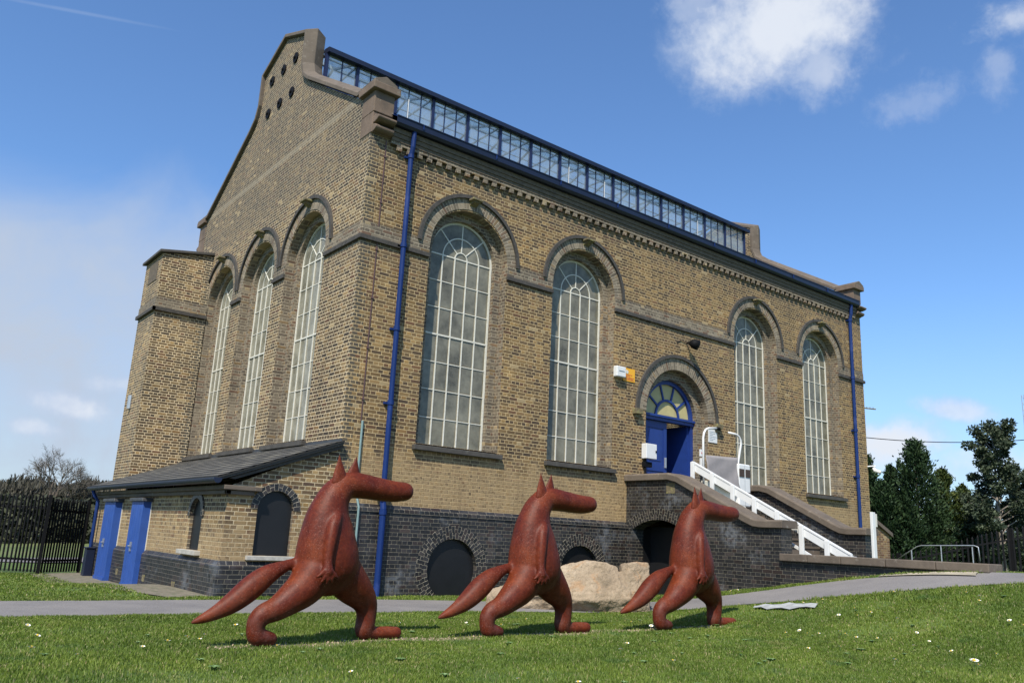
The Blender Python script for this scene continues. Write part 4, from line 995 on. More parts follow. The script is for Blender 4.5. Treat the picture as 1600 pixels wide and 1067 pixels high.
def make_fox():
    F = [
        [(.775, 0, 1.545, .104), (.65, 0, 1.537, .116), (.48, 0, 1.545, .124), (.312, 0, 1.560, .132), (.151, 0, 1.568, .140), (.03, 0, 1.555, .138)],
        [(.03, 0, 1.555, .138), (-.058, 0, 1.445, .165), (-.098, 0, 1.335, .190, .95), (-.119, 0, 1.19, .234, .9), (-.104, 0, 1.05, .282, .85), (-.088, 0, .88, .325, .82), (-.070, 0, .775, .335, .82), (-.055, 0, .73, .28, .86)],
        [(-.36, .02, .79, .045), (-.43, .02, .762, .050), (-.53, .02, .722, .066), (-.69, .02, .64, .100), (-.834, .02, .525, .120), (-.977, .02, .405, .104), (-1.127, .02, .310, .075), (-1.26, .02, .250, .048), (-1.348, .02, .218, .024)],
        [(-.22, -.05, .66, .215), (-.33, -.07, .53, .185), (-.46, -.09, .435, .152), (-.61, -.10, .338, .116), (-.72, -.10, .296, .103), (-.785, -.10, .235, .093), (-.795, -.10, .150, .088), (-.775, -.10, .093, .088), (-.70, -.10, .078, .082), (-.63, -.10, .066, .068)],
        [(.13, .05, .66, .220), (.27, .07, .54, .190), (.395, .09, .44, .152), (.47, .10, .345, .122), (.485, .10, .24, .107), (.478, .10, .15, .104), (.47, .10, .09, .094), (.55, .10, .062, .072), (.70, .10, .058, .072), (.86, .10, .056, .070)],
        [(-.10, -.19, 1.235, .050), (-.14, -.215, 1.16, .066), (-.17, -.24, 1.06, .066), (-.19, -.262, .95, .060), (-.205, -.280, .83, .050), (-.205, -.292, .74, .050), (-.20, -.295, .700, .058)],
        [(-.00, .19, 1.235, .050), (-.02, .215, 1.16, .066), (-.04, .24, 1.06, .066), (-.06, .262, .95, .060), (-.07, .280, .83, .050), (-.07, .292, .74, .050), (-.07, .295, .700, .058)],
    ]
    for s_ in (-1, 1):
        ox = -.125 if s_ < 0 else 0.0
        for (a, b) in [((-.125, .705), (-.190, .650)), ((-.105, .685), (-.140, .605)), ((-.083, .68), (-.083, .592)), ((-.060, .685), (-.030, .600)), ((-.045, .705), (.022, .635))]:
            F.append([(a[0] + ox, s_ * .305, a[1], .026), ((a[0] + b[0]) / 2 + ox, s_ * .318, (a[1] + b[1]) / 2, .022), (b[0] + ox, s_ * .312, b[1], .017)])
    me = soup(F, .0115, 4)
    o = bpy.data.objects.new('tmp', me); C.objects.link(o); vg = o.vertex_groups.new(name='b')
    vg.add([v.index for v in me.vertices if not (.52 < v.co.z < .76 and abs(v.co.y) > .25)], 1.0, 'REPLACE')
    sm = o.modifiers.new('s', 'SMOOTH'); sm.factor = .6; sm.iterations = 26; sm.vertex_group = 'b'; bpy.context.view_layer.update()
    m2 = bpy.data.meshes.new_from_object(o.evaluated_get(bpy.context.evaluated_depsgraph_get())); bpy.data.objects.remove(o); me = m2
    for pz in me.polygons: pz.use_smooth = True
    me.name = 'fox_body'; me.materials.append(M['rust'])
    root = thing('fox_statue', 'x', 'statue', (0, 0, 0))
    b = bpy.data.objects.new('body', me); C.objects.link(b); b.parent = root
    for y, (tx, tz), (b0, z0), (b1, z1) in [(-.065, (-.083, 1.865), (-.145, 1.54), (.035, 1.60)), (.05, (.178, 1.875), (.05, 1.60), (.255, 1.57))]:
        # pointed ear: lens-shaped section that narrows to the tip
        n = 8; m_ = 12; vs = []
        for i in range(n + 1):
            t = i / n; xa_ = b0 + (tx - b0) * t; xb_ = b1 + (tx - b1) * t; za_ = z0 + (tz - z0) * t; zb_ = z1 + (tz - z1) * t
            cx, cz, hx, hz = (xa_ + xb_) / 2, (za_ + zb_) / 2, (xb_ - xa_) / 2 * (1 + .18 * math.sin(math.pi * t)), (zb_ - za_) / 2; th = .04 * (1 - t) + .004
            for j in range(m_):
                q = 2 * math.pi * j / m_; vs.append((cx + hx * math.cos(q), y + th * math.sin(q), cz + hz * math.cos(q)))
        fs = [(i * m_ + j, i * m_ + (j + 1) % m_, (i + 1) * m_ + (j + 1) % m_, (i + 1) * m_ + j) for i in range(n) for j in range(m_)] + [tuple(reversed(range(m_))), tuple(range(n * m_, n * m_ + m_))]
        e = link('ear', vs, fs, M['rust'], root, smooth=True)
    return root
fox = make_fox()
FX = [(-2.55, -5.2, 0, 1.0, 0), (.12, -5.32, -.005, 1.02, -1.5), (2.98, -5.38, .0, 1.04, -3)]
FL = ['rusty iron fox striding upright, nearest of the three with the store behind its tail', 'rusty iron fox striding upright between the other two, pale boulder behind its legs', 'rusty iron fox striding upright in front of the dark archway under the steps']
for i, (x, y, z, s_, rz) in enumerate(FX):
    if i == 0: r = fox
    else:
        r = fox.copy(); C.objects.link(r)
        for ch in fox.children:
            c = ch.copy(); C.objects.link(c); c.parent = r
    r.location = (x, y, z); r.scale = (s_,) * 3; r.rotation_euler = (0, 0, R_(rz)); r['label'] = FL[i]; r['category'] = 'statue'; r['group'] = 'three rusty iron foxes striding across the lawn'

# ------------------------------------------------------------ boulder and metal sheet on the grass
def rock_mat():
    m, g, p = mat('golden_sandstone'); ps = pos(g)
    n = g.noise(ps, 1.6, 6, .62, .6)
    c = g.ramp(n, [(.28, (.15, .115, .075)), (.45, (.245, .185, .122)), (.6, (.325, .25, .17)), (.78, (.40, .33, .24))])
    c = g.mix(g.m('MULTIPLY', g.step(g.noise(ps, 3.4, 5, .6, 1.2), .57, .68), .5), c, (.33, .18, .08))
    c = g.mix(.5, c, g.ramp(g.noise(ps, 26, 5, .7), [(.3, (.65, .65, .65)), (.7, (1.3, 1.3, 1.3))]), 'MULTIPLY')
    x = g.sep(ps)[0]; c = g.mix(g.m('MULTIPLY', g.step(x, 4.15, 4.45), .6), c, (.19, .18, .13))
    g.put(p.inputs['Base Color'], c); p.inputs['Roughness'].default_value = .9; bump(g, p, g.m('ADD', n, g.m('MULTIPLY', g.noise(ps, 14, 5, .7), .6)), .9, .05); return m
M['rock'] = rock_mat()
def boulder():
    # three split blocks fused into one long angular rock; (along the view's width, depth, height)
    cxy = Vector((3.55, -3.05)); ax = Vector((.78, -.62)); fw = Vector((.62, .78)); cxy = cxy - ax * .62; zb = float(H(cxy.x, cxy.y)) - .06
    blocks = [[(-.72, -.25, 0), (.9, -.34, 0), (1.15, -.15, 0), (-.66, -.40, .30), (.3, -.52, .24), (1.0, -.46, .30), (-.40, -.12, .66), (-.1, -.22, .76), (.24, -.16, .87), (.5, -.2, .84), (.78, -.12, .78), (-.3, .4, .62), (.3, .5, .84), (.8, .45, .74), (-.6, .5, 0), (1.1, .5, 0)],
              [(.74, -.30, 0), (1.28, -.22, 0), (1.36, -.2, .5), (1.30, -.1, .88), (1.0, -.2, .86), (.86, -.12, .78), (.82, -.40, .34), (1.2, -.38, .3), (.9, .4, .82), (1.3, .35, .84), (1.3, .4, 0), (.8, .4, 0)],
              [(-1.40, -.1, 0), (-1.36, 0, .34), (-1.1, -.3, .22), (-.9, -.35, .05), (-.5, -.38, .16), (-.4, -.12, .42), (-1.0, .2, .44), (-.4, .3, .42), (-1.3, .4, 0), (-.4, .4, 0), (-.4, -.3, 0)]]
    bm = bmesh.new()
    for B in blocks:
        vs = [bm.verts.new((cxy.x + ax.x * a + fw.x * d, cxy.y + ax.y * a + fw.y * d, zb + h)) for a, d, h in B]
        r = bmesh.ops.convex_hull(bm, input=vs); bmesh.ops.delete(bm, geom=[v for v in r['geom_interior'] if isinstance(v, bmesh.types.BMVert)], context='VERTS')
    me = bpy.data.meshes.new('boulder'); bm.to_mesh(me); bm.free(); me.materials.append(M['rock'])
    o = bpy.data.objects.new('boulder', me); C.objects.link(o)
    r = o.modifiers.new('r', 'REMESH'); r.mode = 'VOXEL'; r.voxel_size = .022
    sm = o.modifiers.new('s', 'SMOOTH'); sm.iterations = 3
    for nm, sc_, st_ in (('rock_large', .5, .06), ('rock_small', .11, .045)):
        tx = bpy.data.textures.new(nm, 'VORONOI' if sc_ > .3 else 'CLOUDS'); tx.noise_scale = sc_
        d_ = o.modifiers.new(nm, 'DISPLACE'); d_.texture = tx; d_.strength = st_; d_.mid_level = .5; d_.texture_coords = 'GLOBAL'
    return tag(o, 'large pale golden boulder lying behind the middle fox at the path edge', 'boulder')
boulder()
vs = []; fs = []; o0 = Vector((4.98, -5.52)); a_ = Vector((.25, -.97)); b_ = Vector((.97, .25))
for i in range(9):
    for j in range(4):
        s_ = -.5 + .95 * i / 8; t = (-.17 + .34 * j / 3) * (1 - .5 * abs(i - 4) / 4) + .03 * math.sin(i * 2.3); q = o0 + a_ * s_ + b_ * t
        vs.append((q.x, q.y, float(H(q.x, q.y)) + .035 + .012 * math.sin(i * 2.1 + j * 1.7)))
fs = [(i * 4 + j, i * 4 + j + 1, (i + 1) * 4 + j + 1, (i + 1) * 4 + j) for i in range(8) for j in range(3)]
o = link('metal_sheet', vs, fs, plain('grey_sheet', (.30, .31, .31), .6, .2, 9)); s_ = o.modifiers.new('t', 'SOLIDIFY'); s_.thickness = .006
tag(o, 'bent pale grey metal sheet lying on the grass near the path', 'metal sheet')

# ------------------------------------------------------------ grass, clover and daisies
def grass_mat():
    m, g, p = mat('grass_blades'); at = g.node('ShaderNodeAttribute', attribute_name='tone').outputs['Fac']
    ps = pos(g)
    c = g.ramp(at, [(0, (.085, .13, .018)), (.45, (.145, .215, .032)), (.8, (.215, .285, .055)), (.93, (.30, .32, .11)), (1, (.42, .37, .2))])
    c = g.mix(.85, c, g.ramp(g.noise(ps, 1.1, 6, .7), [(.3, (.58, .68, .62)), (.7, (1.35, 1.22, 1.1))]), 'MULTIPLY')
    c = g.mix(g.m('MULTIPLY', g.step(g.noise(ps, 2.6, 5, .7, .8), .56, .68), .5), c, (.27, .25, .085))
    c = g.mix(g.m('MULTIPLY', g.step(g.noise(g.vm('ADD', ps, (5.0, 9.0, 0.0)), 1.9, 4, .6), .6, .68), .5), c, (.055, .13, .035))
    g.put(p.inputs['Base Color'], c); p.inputs['Roughness'].default_value = .55; p.inputs['Specular IOR Level'].default_value = .35
    out = [n for n in g.n if n.type == 'OUTPUT_MATERIAL'][0]
    t = g.node('ShaderNodeBsdfTranslucent'); g.put(t.inputs[0], c); mx = g.node('ShaderNodeMixShader'); mx.inputs[0].default_value = .35
    g.l.new(p.outputs[0], mx.inputs[1]); g.l.new(t.outputs[0], mx.inputs[2]); g.l.new(mx.outputs[0], out.inputs[0]); return m
M['blade'] = grass_mat()

def poly_edges(P): return np.array(P)
def inside_path(x, y):
    fx, fy = zip(*[p for p in PATH_F]); nx_, ny_ = zip(*[p for p in PATH_N])
    poly = PATH_F + PATH_N[::-1]; ins = np.zeros(x.shape, bool); n = len(poly); j = n - 1
    for i in range(n):
        xi, yi = poly[i]; xj, yj = poly[j]
        cnd = ((yi > y) != (yj > y)) & (x < (xj - xi) * (y - yi) / ((yj - yi) + 1e-12) + xi); ins ^= cnd; j = i
    return ins
def grass(n, xr, yr, h0, h1, w0, fn=None):
    x = rs.uniform(*xr, n); y = rs.uniform(*yr, n)
    dx, dy = x + 6.531, y + 13.089; fw_ = dx * .61 + dy * .79; rt = dx * .79 - dy * .61
    k = (fw_ > 4.5) & (np.abs(rt) < fw_ * .70 + .4)
    dist = np.maximum(fw_, 1)
    k &= rs.uniform(0, 1, n) < np.minimum(1, (9.0 / dist) ** 1.2)
    x, y, dist = x[k], y[k], dist[k]
    jx = x + rs.normal(0, .035, len(x)); jy = y + rs.normal(0, .035, len(x))
    k = ~inside_path(jx, jy)
    k &= ~((y > -.08) & (x > -2) & (x < 18)); k &= ~((x > 7.15) & (x < 11) & (y > -7.55)); k &= ~((x < -1.8) & (x > -2.75) & (y > -.1) & (y < 9)) 
    wear = (np.abs(y + 5.28 + .12 * np.sin(x * 4.1)) < .17) & (x > -3.7) & (x < 3.7); k &= ~(wear & (rs.uniform(0, 1, len(x)) < .85))
    pn = np.sin(x * 1.9 + np.sin(y * 2.7)) * np.sin(y * 2.2 + 1.3 * np.sin(x * 1.3)); bare = (pn > .55) & (rs.uniform(0, 1, len(x)) < .45); k &= ~bare
    x, y, dist, pn = x[k], y[k], dist[k], pn[k]; n = len(x); z = H(x, y)
    clump = np.clip(.5 + .5 * np.sin(x * 3.1 + 2 * np.sin(y * 2.3)) * np.sin(y * 3.7 + np.sin(x * 4)), 0, 1)
    h = rs.uniform(h0, h1, n) * (.7 + .6 * clump); wd = w0 * (1 + .9 * np.clip((dist - 7) / 8, 0, 3))
    a = rs.uniform(0, 2 * np.pi, n); la = rs.uniform(0, 2 * np.pi, n); ln = h * rs.uniform(.1, .75, n)
    tone = np.clip(rs.beta(2.2, 2.6, n) * .9 + .12 * pn, 0, 1); tone[rs.uniform(0, 1, n) < .05] = 1.0
    bx, by = np.cos(a) * wd, np.sin(a) * wd
    V = np.empty((n, 5, 3)); mx_, my_ = x + np.cos(la) * ln * .35, y + np.sin(la) * ln * .35
    V[:, 0] = np.stack([x - bx, y - by, z - .01], 1); V[:, 1] = np.stack([x + bx, y + by, z - .01], 1)
    V[:, 2] = np.stack([mx_ + bx * .8, my_ + by * .8, z + h * .6], 1); V[:, 3] = np.stack([mx_ - bx * .8, my_ - by * .8, z + h * .6], 1)
    V[:, 4] = np.stack([x + np.cos(la) * ln, y + np.sin(la) * ln, z + h], 1)
    return V, tone
def blades(name, chunks, m):
    V = np.concatenate([c[0] for c in chunks]); tone = np.concatenate([c[1] for c in chunks]); n = len(V)
    me = bpy.data.meshes.new(name); me.vertices.add(n * 5); me.vertices.foreach_set('co', V.reshape(-1).astype(np.float32))
    base = np.arange(n)[:, None] * 5; q = (base + np.array([[0, 1, 2, 3]])); t = (base + np.array([[3, 2, 4]]))
    loops = np.concatenate([q, t], 1).reshape(-1); me.loops.add(n * 7); me.loops.foreach_set('vertex_index', loops.astype(np.int32))
    st_ = (np.arange(n)[:, None] * 7 + np.array([[0, 4]])).reshape(-1); me.polygons.add(n * 2); me.polygons.foreach_set('loop_start', st_.astype(np.int32))
    me.update(calc_edges=True); at = me.attributes.new('tone', 'FLOAT', 'POINT'); at.data.foreach_set('value', np.repeat(tone, 5).astype(np.float32))
    me.materials.append(m); o = bpy.data.objects.new(name, me); C.objects.link(o); return o
print('grass')
gs = blades('grass', [grass(900000, (-7, 9), (-11.5, -2.2), .014, .038, .0034), grass(260000, (-9, 9), (-3, .1), .015, .042, .004), grass(120000, (-9, -1.8), (-1, 9), .015, .042, .005), grass(90000, (5.5, 7.2), (-7.5, 0), .02, .055, .005), grass(150000, (3, 14), (-14, -6), .014, .038, .004)], M['blade'])
tag(gs, None, None, kind='stuff')

def weeds():
    mb = MB(); rn = random.Random(5); 
    for i in range(90):
        x = rn.uniform(-6.5, 7); y = rn.uniform(-10.6, -4.2)
        if inside_path(np.array([x]), np.array([y]))[0]: continue
        z = float(H(x, y)); r = rn.uniform(.025, .06); k = rn.randint(6, 11)
        for j in range(k):
            a = 2 * math.pi * j / k + rn.uniform(-.3, .3); c, s_ = math.cos(a), math.sin(a); w_ = r * .28
            vs = [(x, y, z + .005), (x + c * r * .5 - s_ * w_, y + s_ * r * .5 + c * w_, z + .035), (x + c * r, y + s_ * r, z + .03), (x + c * r * .5 + s_ * w_, y + s_ * r * .5 - c * w_, z + .035)]
            mb.add(vs, [(0, 1, 2, 3)])
    o = mb.build('ground_weeds', plain('weed_leaves', (.10, .17, .05), .5, .35, 12)); tag(o, None, None, kind='stuff')
weeds()
dm = MB(); 
dm.tube([(0, 0, 0), (.004, 0, .05)], .0018, 4, k=2)
for j in range(12):
    a = 2 * math.pi * j / 12; c, s_ = math.cos(a), math.sin(a); w_ = .0045
    dm.add([(.004 + c * .005, s_ * .005, .052), (.004 + c * .016 - s_ * w_, s_ * .016 + c * w_, .057), (.004 + c * .021, s_ * .021, .056), (.004 + c * .016 + s_ * w_, s_ * .016 - c * w_, .055)], [(0, 1, 2, 3)], None, 0)
dm.tube([(.004, 0, .051), (.004, 0, .058), (.004, 0, .061)], [.007, .008, .004], 8, k=1)
d0 = dm.build('daisy', None, None, mats=[plain('daisy_petal', (.82, .82, .8), .6, .05), plain('daisy_eye', (.6, .4, .03), .7, .1), plain('daisy_stem', (.08, .14, .04), .6, .1)])
def daisies():
    rn = random.Random(11); n = 0
    spots = [(-5.2, -5.3), (-4.1, -5.2), (-3.75, -5.0), (-3.85, -4.9), (-3.1, -4.2), (2.71, -9.16), (2.2, -7.6), (-4.9, -5.6), (.9, -4.2), (4.1, -6.0), (3.6, -7.4)]
    while len(spots) < 75:
        x = rn.uniform(-6, 6.8); y = rn.uniform(-9.5, -.3)
        if rn.random() < .45: x = rn.uniform(3.5, 6.8); y = rn.uniform(-9.5, -6.5)
        if inside_path(np.array([x]), np.array([y]))[0] or x + y < -15: continue
        spots.append((x, y))
    for i, (x, y) in enumerate(spots):
        o = d0 if i == 0 else d0.copy()
        if i: C.objects.link(o)
        s_ = rn.uniform(.9, 1.45)
        if i == 5: s_ = 2.2
        o.location = (x, y, float(H(x, y))); o.rotation_euler = (rn.uniform(-.5, .1), rn.uniform(-.5, .2), rn.uniform(0, 6)); o.scale = (s_,) * 3
        tag(o, 'small white daisy growing in the lawn grass', 'daisy', 'white daisies dotted over the lawn')
    d0['label'] = 'small white daisy growing in the lawn grass'
daisies()
# loose stones along the worn strip
rn = random.Random(4); mb = MB()
for i in range(420):
    x = rn.uniform(-3.8, 3.6); y = -5.28 + rn.gauss(0, .09); r = rn.uniform(.006, .02); z = float(H(x, y)); n = 5
    top = (x + rn.uniform(-.3, .3) * r, y, z + r * rn.uniform(.6, 1.2))
    vs = [(x + r * math.cos(6.283 * j / n + i) * rn.uniform(.7, 1.2), y + r * math.sin(6.283 * j / n + i), z - .003) for j in range(n)] + [top]
    mb.add(vs, [(j, (j + 1) % n, n) for j in range(n)])
o = mb.build('gravel', plain('gravel_stone', (.33, .25, .17), .9, .5, 20)); tag(o, None, None, kind='stuff')

# ------------------------------------------------------------ trees
def leaf_mat(name, a, b, c_):
    m, g, p = mat(name); at = g.node('ShaderNodeAttribute', attribute_name='tone').outputs['Fac']
    g.put(p.inputs['Base Color'], g.ramp(at, [(0, a), (.55, b), (1, c_)])); p.inputs['Roughness'].default_value = .65; p.inputs['Specular IOR Level'].default_value = .25
    return m
M['bark'] = plain('bark', (.09, .07, .055), .9, .35, 5, bmp=.5)
M['twig'] = plain('bare_twigs', (.085, .074, .06), .9, .3, 3)
M['palebark'] = plain('pale_bark', (.22, .19, .16), .85, .3, 5)
def leaves(name, P, N, size, m, parent, tone, aspect=2.2):
    """P centres, N directions: one small tapering spray of foliage at each"""
    n = len(P); t = N / np.linalg.norm(N, axis=1, keepdims=True); r = rs.normal(size=(n, 3)); u = np.cross(t, r); u /= np.linalg.norm(u, axis=1, keepdims=True)
    s_ = (size * rs.uniform(.6, 1.4, n))[:, None]
    V = np.empty((n, 5, 3)); V[:, 0] = P - t * s_ * .4 * aspect - u * s_ * .12; V[:, 1] = P - t * s_ * .4 * aspect + u * s_ * .12
    V[:, 2] = P + u * s_ * .5 + t * s_ * .1; V[:, 3] = P - u * s_ * .5 + t * s_ * .1; V[:, 4] = P + t * s_ * .6 * aspect
    o = blades(name, [(V, tone)], m); o.parent = parent; o.matrix_parent_inverse = parent.matrix_world.inverted(); return o

def conifer(x, y, h, r, label, m, n=17000, group='dark conifers beyond the fence', lead=3):
    z0 = float(H(x, y)); h += 1.25; r *= 1.12; t = thing('conifer_tree', label, 'tree', (x, y, z0), group)
    mb = MB(); mb.tube([(x, y, z0 - .2), (x, y, z0 + h * .5), (x, y, z0 + h * .93)], [.14, .09, .02], 7); mb.build('trunk', M['bark'], t)
    P = []; N = []; T = []
    nb = int(150 + 30 * h)
    for i in range(nb):
        f = (i / nb) ** .85; zz = h * (.03 + .95 * f); a = rs.uniform(0, 2 * np.pi)
        prof = (1 - f) ** .75 * (.8 + .4 * rs.uniform()) + .03
        L = r * prof * (1 + .25 * math.sin(a * 2 + x)) ; k = max(10, int(n / nb * (.5 + prof)))
        s_ = rs.uniform(.25, 1, k); up = .45 + .35 * f
        bx = np.cos(a + rs.normal(0, .12)) ; by = np.sin(a)
        px = x + bx * L * s_ + rs.normal(0, .10 * r * .5, k); py = y + by * L * s_ + rs.normal(0, .10 * r * .5, k)
        pz = z0 + zz + (s_ ** 1.8) * L * up - .25 * L * s_ + rs.normal(0, .07, k)
        P.append(np.stack([px, py, pz], 1)); N.append(np.stack([bx + rs.normal(0, .5, k), by + rs.normal(0, .5, k), up + .4 + rs.normal(0, .4, k)], 1)); T.append(np.clip(rs.normal(.45, .2, k) + rs.uniform(-.2, .2) + (s_ - .6) * .3, 0, 1))
    for j in range(lead):      # side leaders that break up the top
        a = rs.uniform(0, 6.28); q = rs.uniform(.12, .4) * r; hh = h * rs.uniform(.82, .97); k = 330; f = rs.uniform(0, 1, k)
        rr = (1 - f) * .35 * r * .5; th = rs.uniform(0, 6.28, k)
        P.append(np.stack([x + math.cos(a) * q + np.cos(th) * rr, y + math.sin(a) * q + np.sin(th) * rr, z0 + h * .6 + (hh - h * .6) * f], 1)); N.append(np.stack([np.cos(th), np.sin(th), np.full(k, 1.2)], 1)); T.append(np.clip(rs.normal(.5, .2, k), 0, 1))
    leaves('crown', np.concatenate(P), np.concatenate(N), .078, m, t, np.concatenate(T), 2.0)
    return t
LG = leaf_mat('dark_conifer_foliage', (.008, .020, .008), (.020, .042, .015), (.045, .078, .025))
LY_ = leaf_mat('yellowish_conifer_foliage', (.012, .026, .006), (.04, .06, .013), (.09, .10, .02))
LP = leaf_mat('grey_green_foliage', (.016, .026, .014), (.040, .055, .03), (.085, .105, .06))
def at_px(u, D):
    d = pix_dir(u, 870); f = cam.matrix_world
    k = D / max(1e-6, (Vector((.59825, .76621, .23454)).dot(d))); return cam.location.x + d.x * k, cam.location.y + d.y * k
for u, D, h, r, lab, mm in [(1362, 44, 5.9, 1.35, 'dark green conifer standing right behind the far corner of the hall', LG), (1400, 46, 5.6, 1.3, 'dark conifer with a blunt top between the corner conifer and the tallest one', LG),
                            (1440, 44, 6.9, 2.3, 'tallest dark green conifer, many pointed leaders, beyond the fence', LG), (1482, 45, 5.4, 1.5, 'yellowish green conifer on the right shoulder of the tallest conifer', LY_),
                            (1512, 46, 4.6, 1.3, 'short yellowish conifer at the foot of the grey green tree', LY_), (1384, 43, 4.4, 1.6, 'low bushy dark conifer in front of the two left conifers', LG), (1418, 42.6, 3.6, 1.5, 'lowest dark conifer, hugging the foot of the tallest one', LG)]:
    x, y = at_px(u, D); conifer(x, y, h, r, lab, mm)

def pine(u, D, h, label, spread=1.0, dens=1.0):
    x, y = at_px(u, D); z0 = float(H(x, y)); h += 1.5; t = thing('broadleaf_evergreen', label, 'tree', (x, y, z0), 'grey green open trees at the right')
    mb = MB(); tr_ = [(x, y, z0 - .2), (x - .12, y, z0 + h * .3), (x + .05, y + .1, z0 + h * .6), (x, y, z0 + h * .95)]; mb.tube(tr_, [.13, .10, .07, .02], 8)
    P = []; N = []; T = []; rn = random.Random(int(u))
    for i in range(52):
        f = .2 + .79 * (i / 52); a = i * 2.4 + rn.uniform(-.4, .4); L = spread * (1.55 - abs(f - .55) * 1.9) * rn.uniform(.55, 1.1); L = max(.35, L)
        b0_ = Vector((x, y, z0 + h * f * .9)); e = Vector((x + math.cos(a) * L, y + math.sin(a) * L, z0 + h * f + .25 + rn.uniform(-.1, .3)))
        mb.tube([b0_, b0_.lerp(e, .5) + Vector((0, 0, .05)), e], [.035, .022, .008], 5)
        for c in range(3):
            cc = b0_.lerp(e, .6 + .22 * c) + Vector((rn.gauss(0, .1), rn.gauss(0, .1), rn.gauss(0, .1))); k = int(170 * dens * rn.uniform(.5, 1.2)); rr = rn.uniform(.22, .42)
            q = rs.normal(size=(k, 3)); q /= np.linalg.norm(q, axis=1, keepdims=True); q *= (rs.uniform(0, 1, (k, 1)) ** .45) * rr * np.array([[1, 1, .75]])
            P.append(q + np.array(cc)); N.append(q + rs.normal(0, .2, (k, 3)) + np.array([[0, 0, .05]])); T.append(np.clip(rs.normal(.45, .2, k) + rn.uniform(-.2, .25), 0, 1))
    mb.build('trunk', M['palebark'], t)
    leaves('crown', np.concatenate(P), np.concatenate(N), .085, LP, t, np.concatenate(T), 1.7)
pine(1569, 40, 6.9, 'tall grey green tree with open crown and pale trunk beyond the fence'); pine(1618, 43, 4.6, 'lower grey green tree at the right edge of the photo', .9); pine(1535, 44, 3.4, 'short sparse grey tree at the left foot of the tall open one', .8, .6)

def bare(x, y, h, spread, label, seed, name='bare_tree', lv=6, group=None):
    z0 = float(H(x, y)); t = thing(name, label, 'tree' if name == 'bare_tree' else 'bush', (x, y, z0), group); rn = random.Random(seed); mb = MB(); tw = MB()
    def grow(p, d, L, r, k):
        q = p + d * L; m_ = (p + q) / 2 + Vector((rn.gauss(0, .04), rn.gauss(0, .04), 0)) * L
        (mb if k < 3 else tw).tube([p, m_, q], [r, r * .85, r * .65], 5 if k < 2 else 3, cap=False)
        if k >= lv: return
        for i in range(3 if k < lv - 1 else 4):
            nd = (d + Vector((rn.gauss(0, .5), rn.gauss(0, .5), rn.gauss(.06, .3))) * spread).normalized(); grow(p.lerp(q, rn.uniform(.55, 1)), nd, L * rn.uniform(.6, .85), r * .6, k + 1)
    n0 = 1 if name == 'bare_tree' else 4
    for i in range(n0): grow(Vector((x + rn.uniform(-.3, .3) * (n0 > 1), y, z0 - .1)), Vector((rn.gauss(0, .35) * (n0 > 1), rn.gauss(0, .35) * (n0 > 1), 1)).normalized(), h * .27, h * .022, 0 if n0 == 1 else 1)
    mb.build('trunk', M['bark'], t); tw.build('crown', M['twig'], t); return t
x, y = at_px(64, 46); bare(x, y, 6.3, .9, 'bare round headed tree rising above the dark wood behind the left fence', 3, lv=7)
shrub = None
for i, (u, D, h) in enumerate([(2, 42, 2.5), (30, 40, 2.3), (58, 41, 2.2), (88, 40, 2.4), (112, 41, 2.2), (136, 40, 2.2), (160, 41, 2.2), (182, 40, 2.0)]):
    x, y = at_px(u, D)
    lab = ['leafless brown shrub at the extreme left edge of the photo behind the fence', 'leafless brown shrub left of the round headed bare tree', 'leafless brown shrub at the foot of the round headed bare tree', 'leafless brown shrub just right of the square fence post', 'leafless brown shrub in the middle of the narrow fence panel', 'leafless brown shrub seen above the right end of the narrow fence panel', 'leafless brown shrub just left of the lean-to downpipe', 'leafless brown shrub partly hidden by the lean-to roof edge'][i]
    if i < 3: t = bare(x, y, h * 1.25, 1.1, lab, 20 + i, 'bare_shrub', 6, 'leafless shrubs behind the left fence'); shrub = (shrub or []) + [t]
    else:
        s0 = shrub[i % 3]; t = s0.copy(); C.objects.link(t); t.location = (x, y, float(H(x, y))); t.rotation_euler = (0, 0, i * 1.3); t['label'] = lab
        for ch in s0.children: c = ch.copy(); C.objects.link(c); c.parent = t
# the dark mass of bare wood further back
V = []; rn = random.Random(9)
P = []; N = []; T = []
for u in range(-90, 240, 5):
    for D in (50, 54, 58):
        x, y = at_px(u, D + rn.uniform(-2, 2)); h = 2.85 + .3 * math.sin(u * .06) + rn.uniform(-.35, .3) + (D - 50) * .06; k = 420
        q = rs.normal(size=(k, 3)) * np.array([[.9, .9, 0]]); zz = rs.uniform(0, 1, k) ** .8 * h * np.clip(1.15 - np.abs(q[:, 0]) * .22, .4, 1.1)
        P.append(np.stack([x + q[:, 0], y + q[:, 1], zz - .2], 1)); N.append(np.stack([rs.normal(0, .35, k), rs.normal(0, .35, k), np.ones(k)], 1)); T.append(rs.uniform(0, 1, k))
root = thing('x', 'x', 'x'); wood = leaves('woodland', np.concatenate(P), np.concatenate(N), .085, leaf_mat('bare_wood', (.026, .027, .021), (.05, .047, .034), (.085, .076, .054)), root, np.concatenate(T), 4.0)
wood.parent = None; bpy.data.objects.remove(root); tag(wood, None, None, kind='stuff')
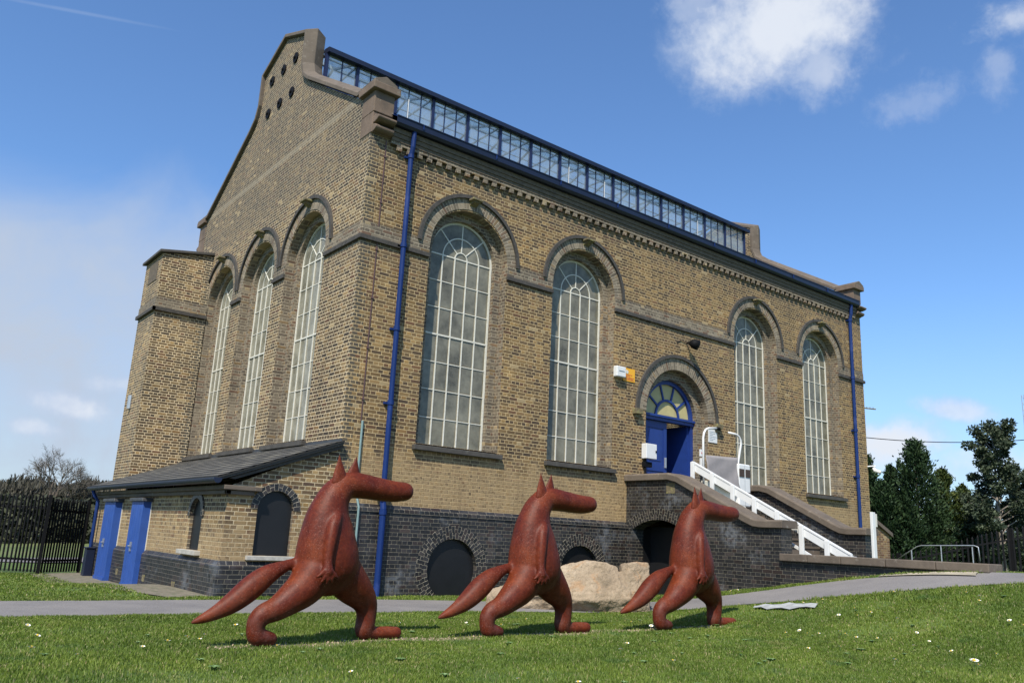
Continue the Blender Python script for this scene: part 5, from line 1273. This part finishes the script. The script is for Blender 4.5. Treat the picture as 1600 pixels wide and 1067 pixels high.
# rough tangle of ivy and brambles at the foot of the wood
P = []; N = []; T = []
for u in range(-60, 220, 4):
    for D in (37, 39):
        x, y = at_px(u, D + rn.uniform(-1, 1)); h = rn.uniform(1.1, 2.2); k = 260; q = rs.normal(size=(k, 3)) * .5
        P.append(np.stack([x + q[:, 0], y + q[:, 1], rs.uniform(0, 1, k) ** 1.1 * h - .2], 1)); N.append(rs.normal(0, 1, (k, 3)) + np.array([[0, 0, .6]])); T.append(rs.uniform(0, 1, k) * rn.uniform(.4, 1))
root = thing('x', 'x', 'x'); br = leaves('undergrowth', np.concatenate(P), np.concatenate(N), .14, leaf_mat('undergrowth', (.018, .022, .012), (.04, .045, .024), (.08, .085, .045)), root, np.concatenate(T), 2)
br.parent = None; bpy.data.objects.remove(root); tag(br, None, None, kind='stuff')
# bare pinkish shrub before the conifers
x, y = at_px(1390, 36); bare(x, y, 1.9, 1.2, 'small reddish leafless shrub in front of the conifers beside the wing wall', 77, 'red_shrub', 5)
# woodland closing the far right, seen low between trunks
P = []; N = []; T = []
for u in range(1330, 1760, 5):
    for D in (52, 60):
        x, y = at_px(u, D + rn.uniform(-2, 2)); h = (2.0 if D < 55 else 2.6) + rn.uniform(-.4, .5); k = 260; q = rs.normal(size=(k, 3)) * .9; z0 = float(H(x, y))
        P.append(np.stack([x + q[:, 0], y + q[:, 1], z0 + rs.uniform(0, 1, k) * h], 1)); N.append(rs.normal(0, .6, (k, 3)) + np.array([[0, 0, 1]])); T.append(rs.uniform(0, .8, k))
root = thing('x', 'x', 'x'); hg = leaves('far_scrub', np.concatenate(P), np.concatenate(N), .16, LP, root, np.concatenate(T), 2)
hg.parent = None; bpy.data.objects.remove(root); tag(hg, None, None, kind='stuff')

# ------------------------------------------------------------ overhead cable and lattice mast
def p3(u, v, D):
    d = pix_dir(u, v); k = D / Vector((.59825, .76621, .23454)).dot(d); return cam.location + d * k
a, b = p3(1180, 655, 60), p3(1700, 676, 60); mb = MB()
mb.tube([a.lerp(b, i / 24) - Vector((0, 0, 1.15 * (1 - (2 * i / 24 - 1) ** 2))) for i in range(25)], .03, 5); o = mb.build('overhead_cable', M['iron']); tag(o, 'thin dark overhead cable crossing the sky above the conifers', 'cable')
A = p3(1598, 617, 80); top = A.z; A.z = 0; mt = thing('lattice_mast', 'slender lattice mast cut by the right edge of the photo', 'mast', tuple(A))
mb = MB(); w_ = .13
for sx_, sy_ in ((-1, -1), (1, -1), (0, 1)): mb.bar((A.x + sx_ * w_, A.y + sy_ * w_, 0), (A.x + sx_ * w_, A.y + sy_ * w_, top), .05)
for i in range(26):
    z0 = top * i / 26; z1 = top * (i + 1) / 26; mb.bar((A.x - w_, A.y - w_, z0), (A.x + w_, A.y - w_, z1), .03); mb.bar((A.x + w_, A.y - w_, z0), (A.x, A.y + w_, z1), .03); mb.bar((A.x - w_, A.y - w_, z1), (A.x + w_, A.y - w_, z1), .03)
mb.build('frame', M['zinc'], mt)
sc.render.engine = 'CYCLES'
print('built')
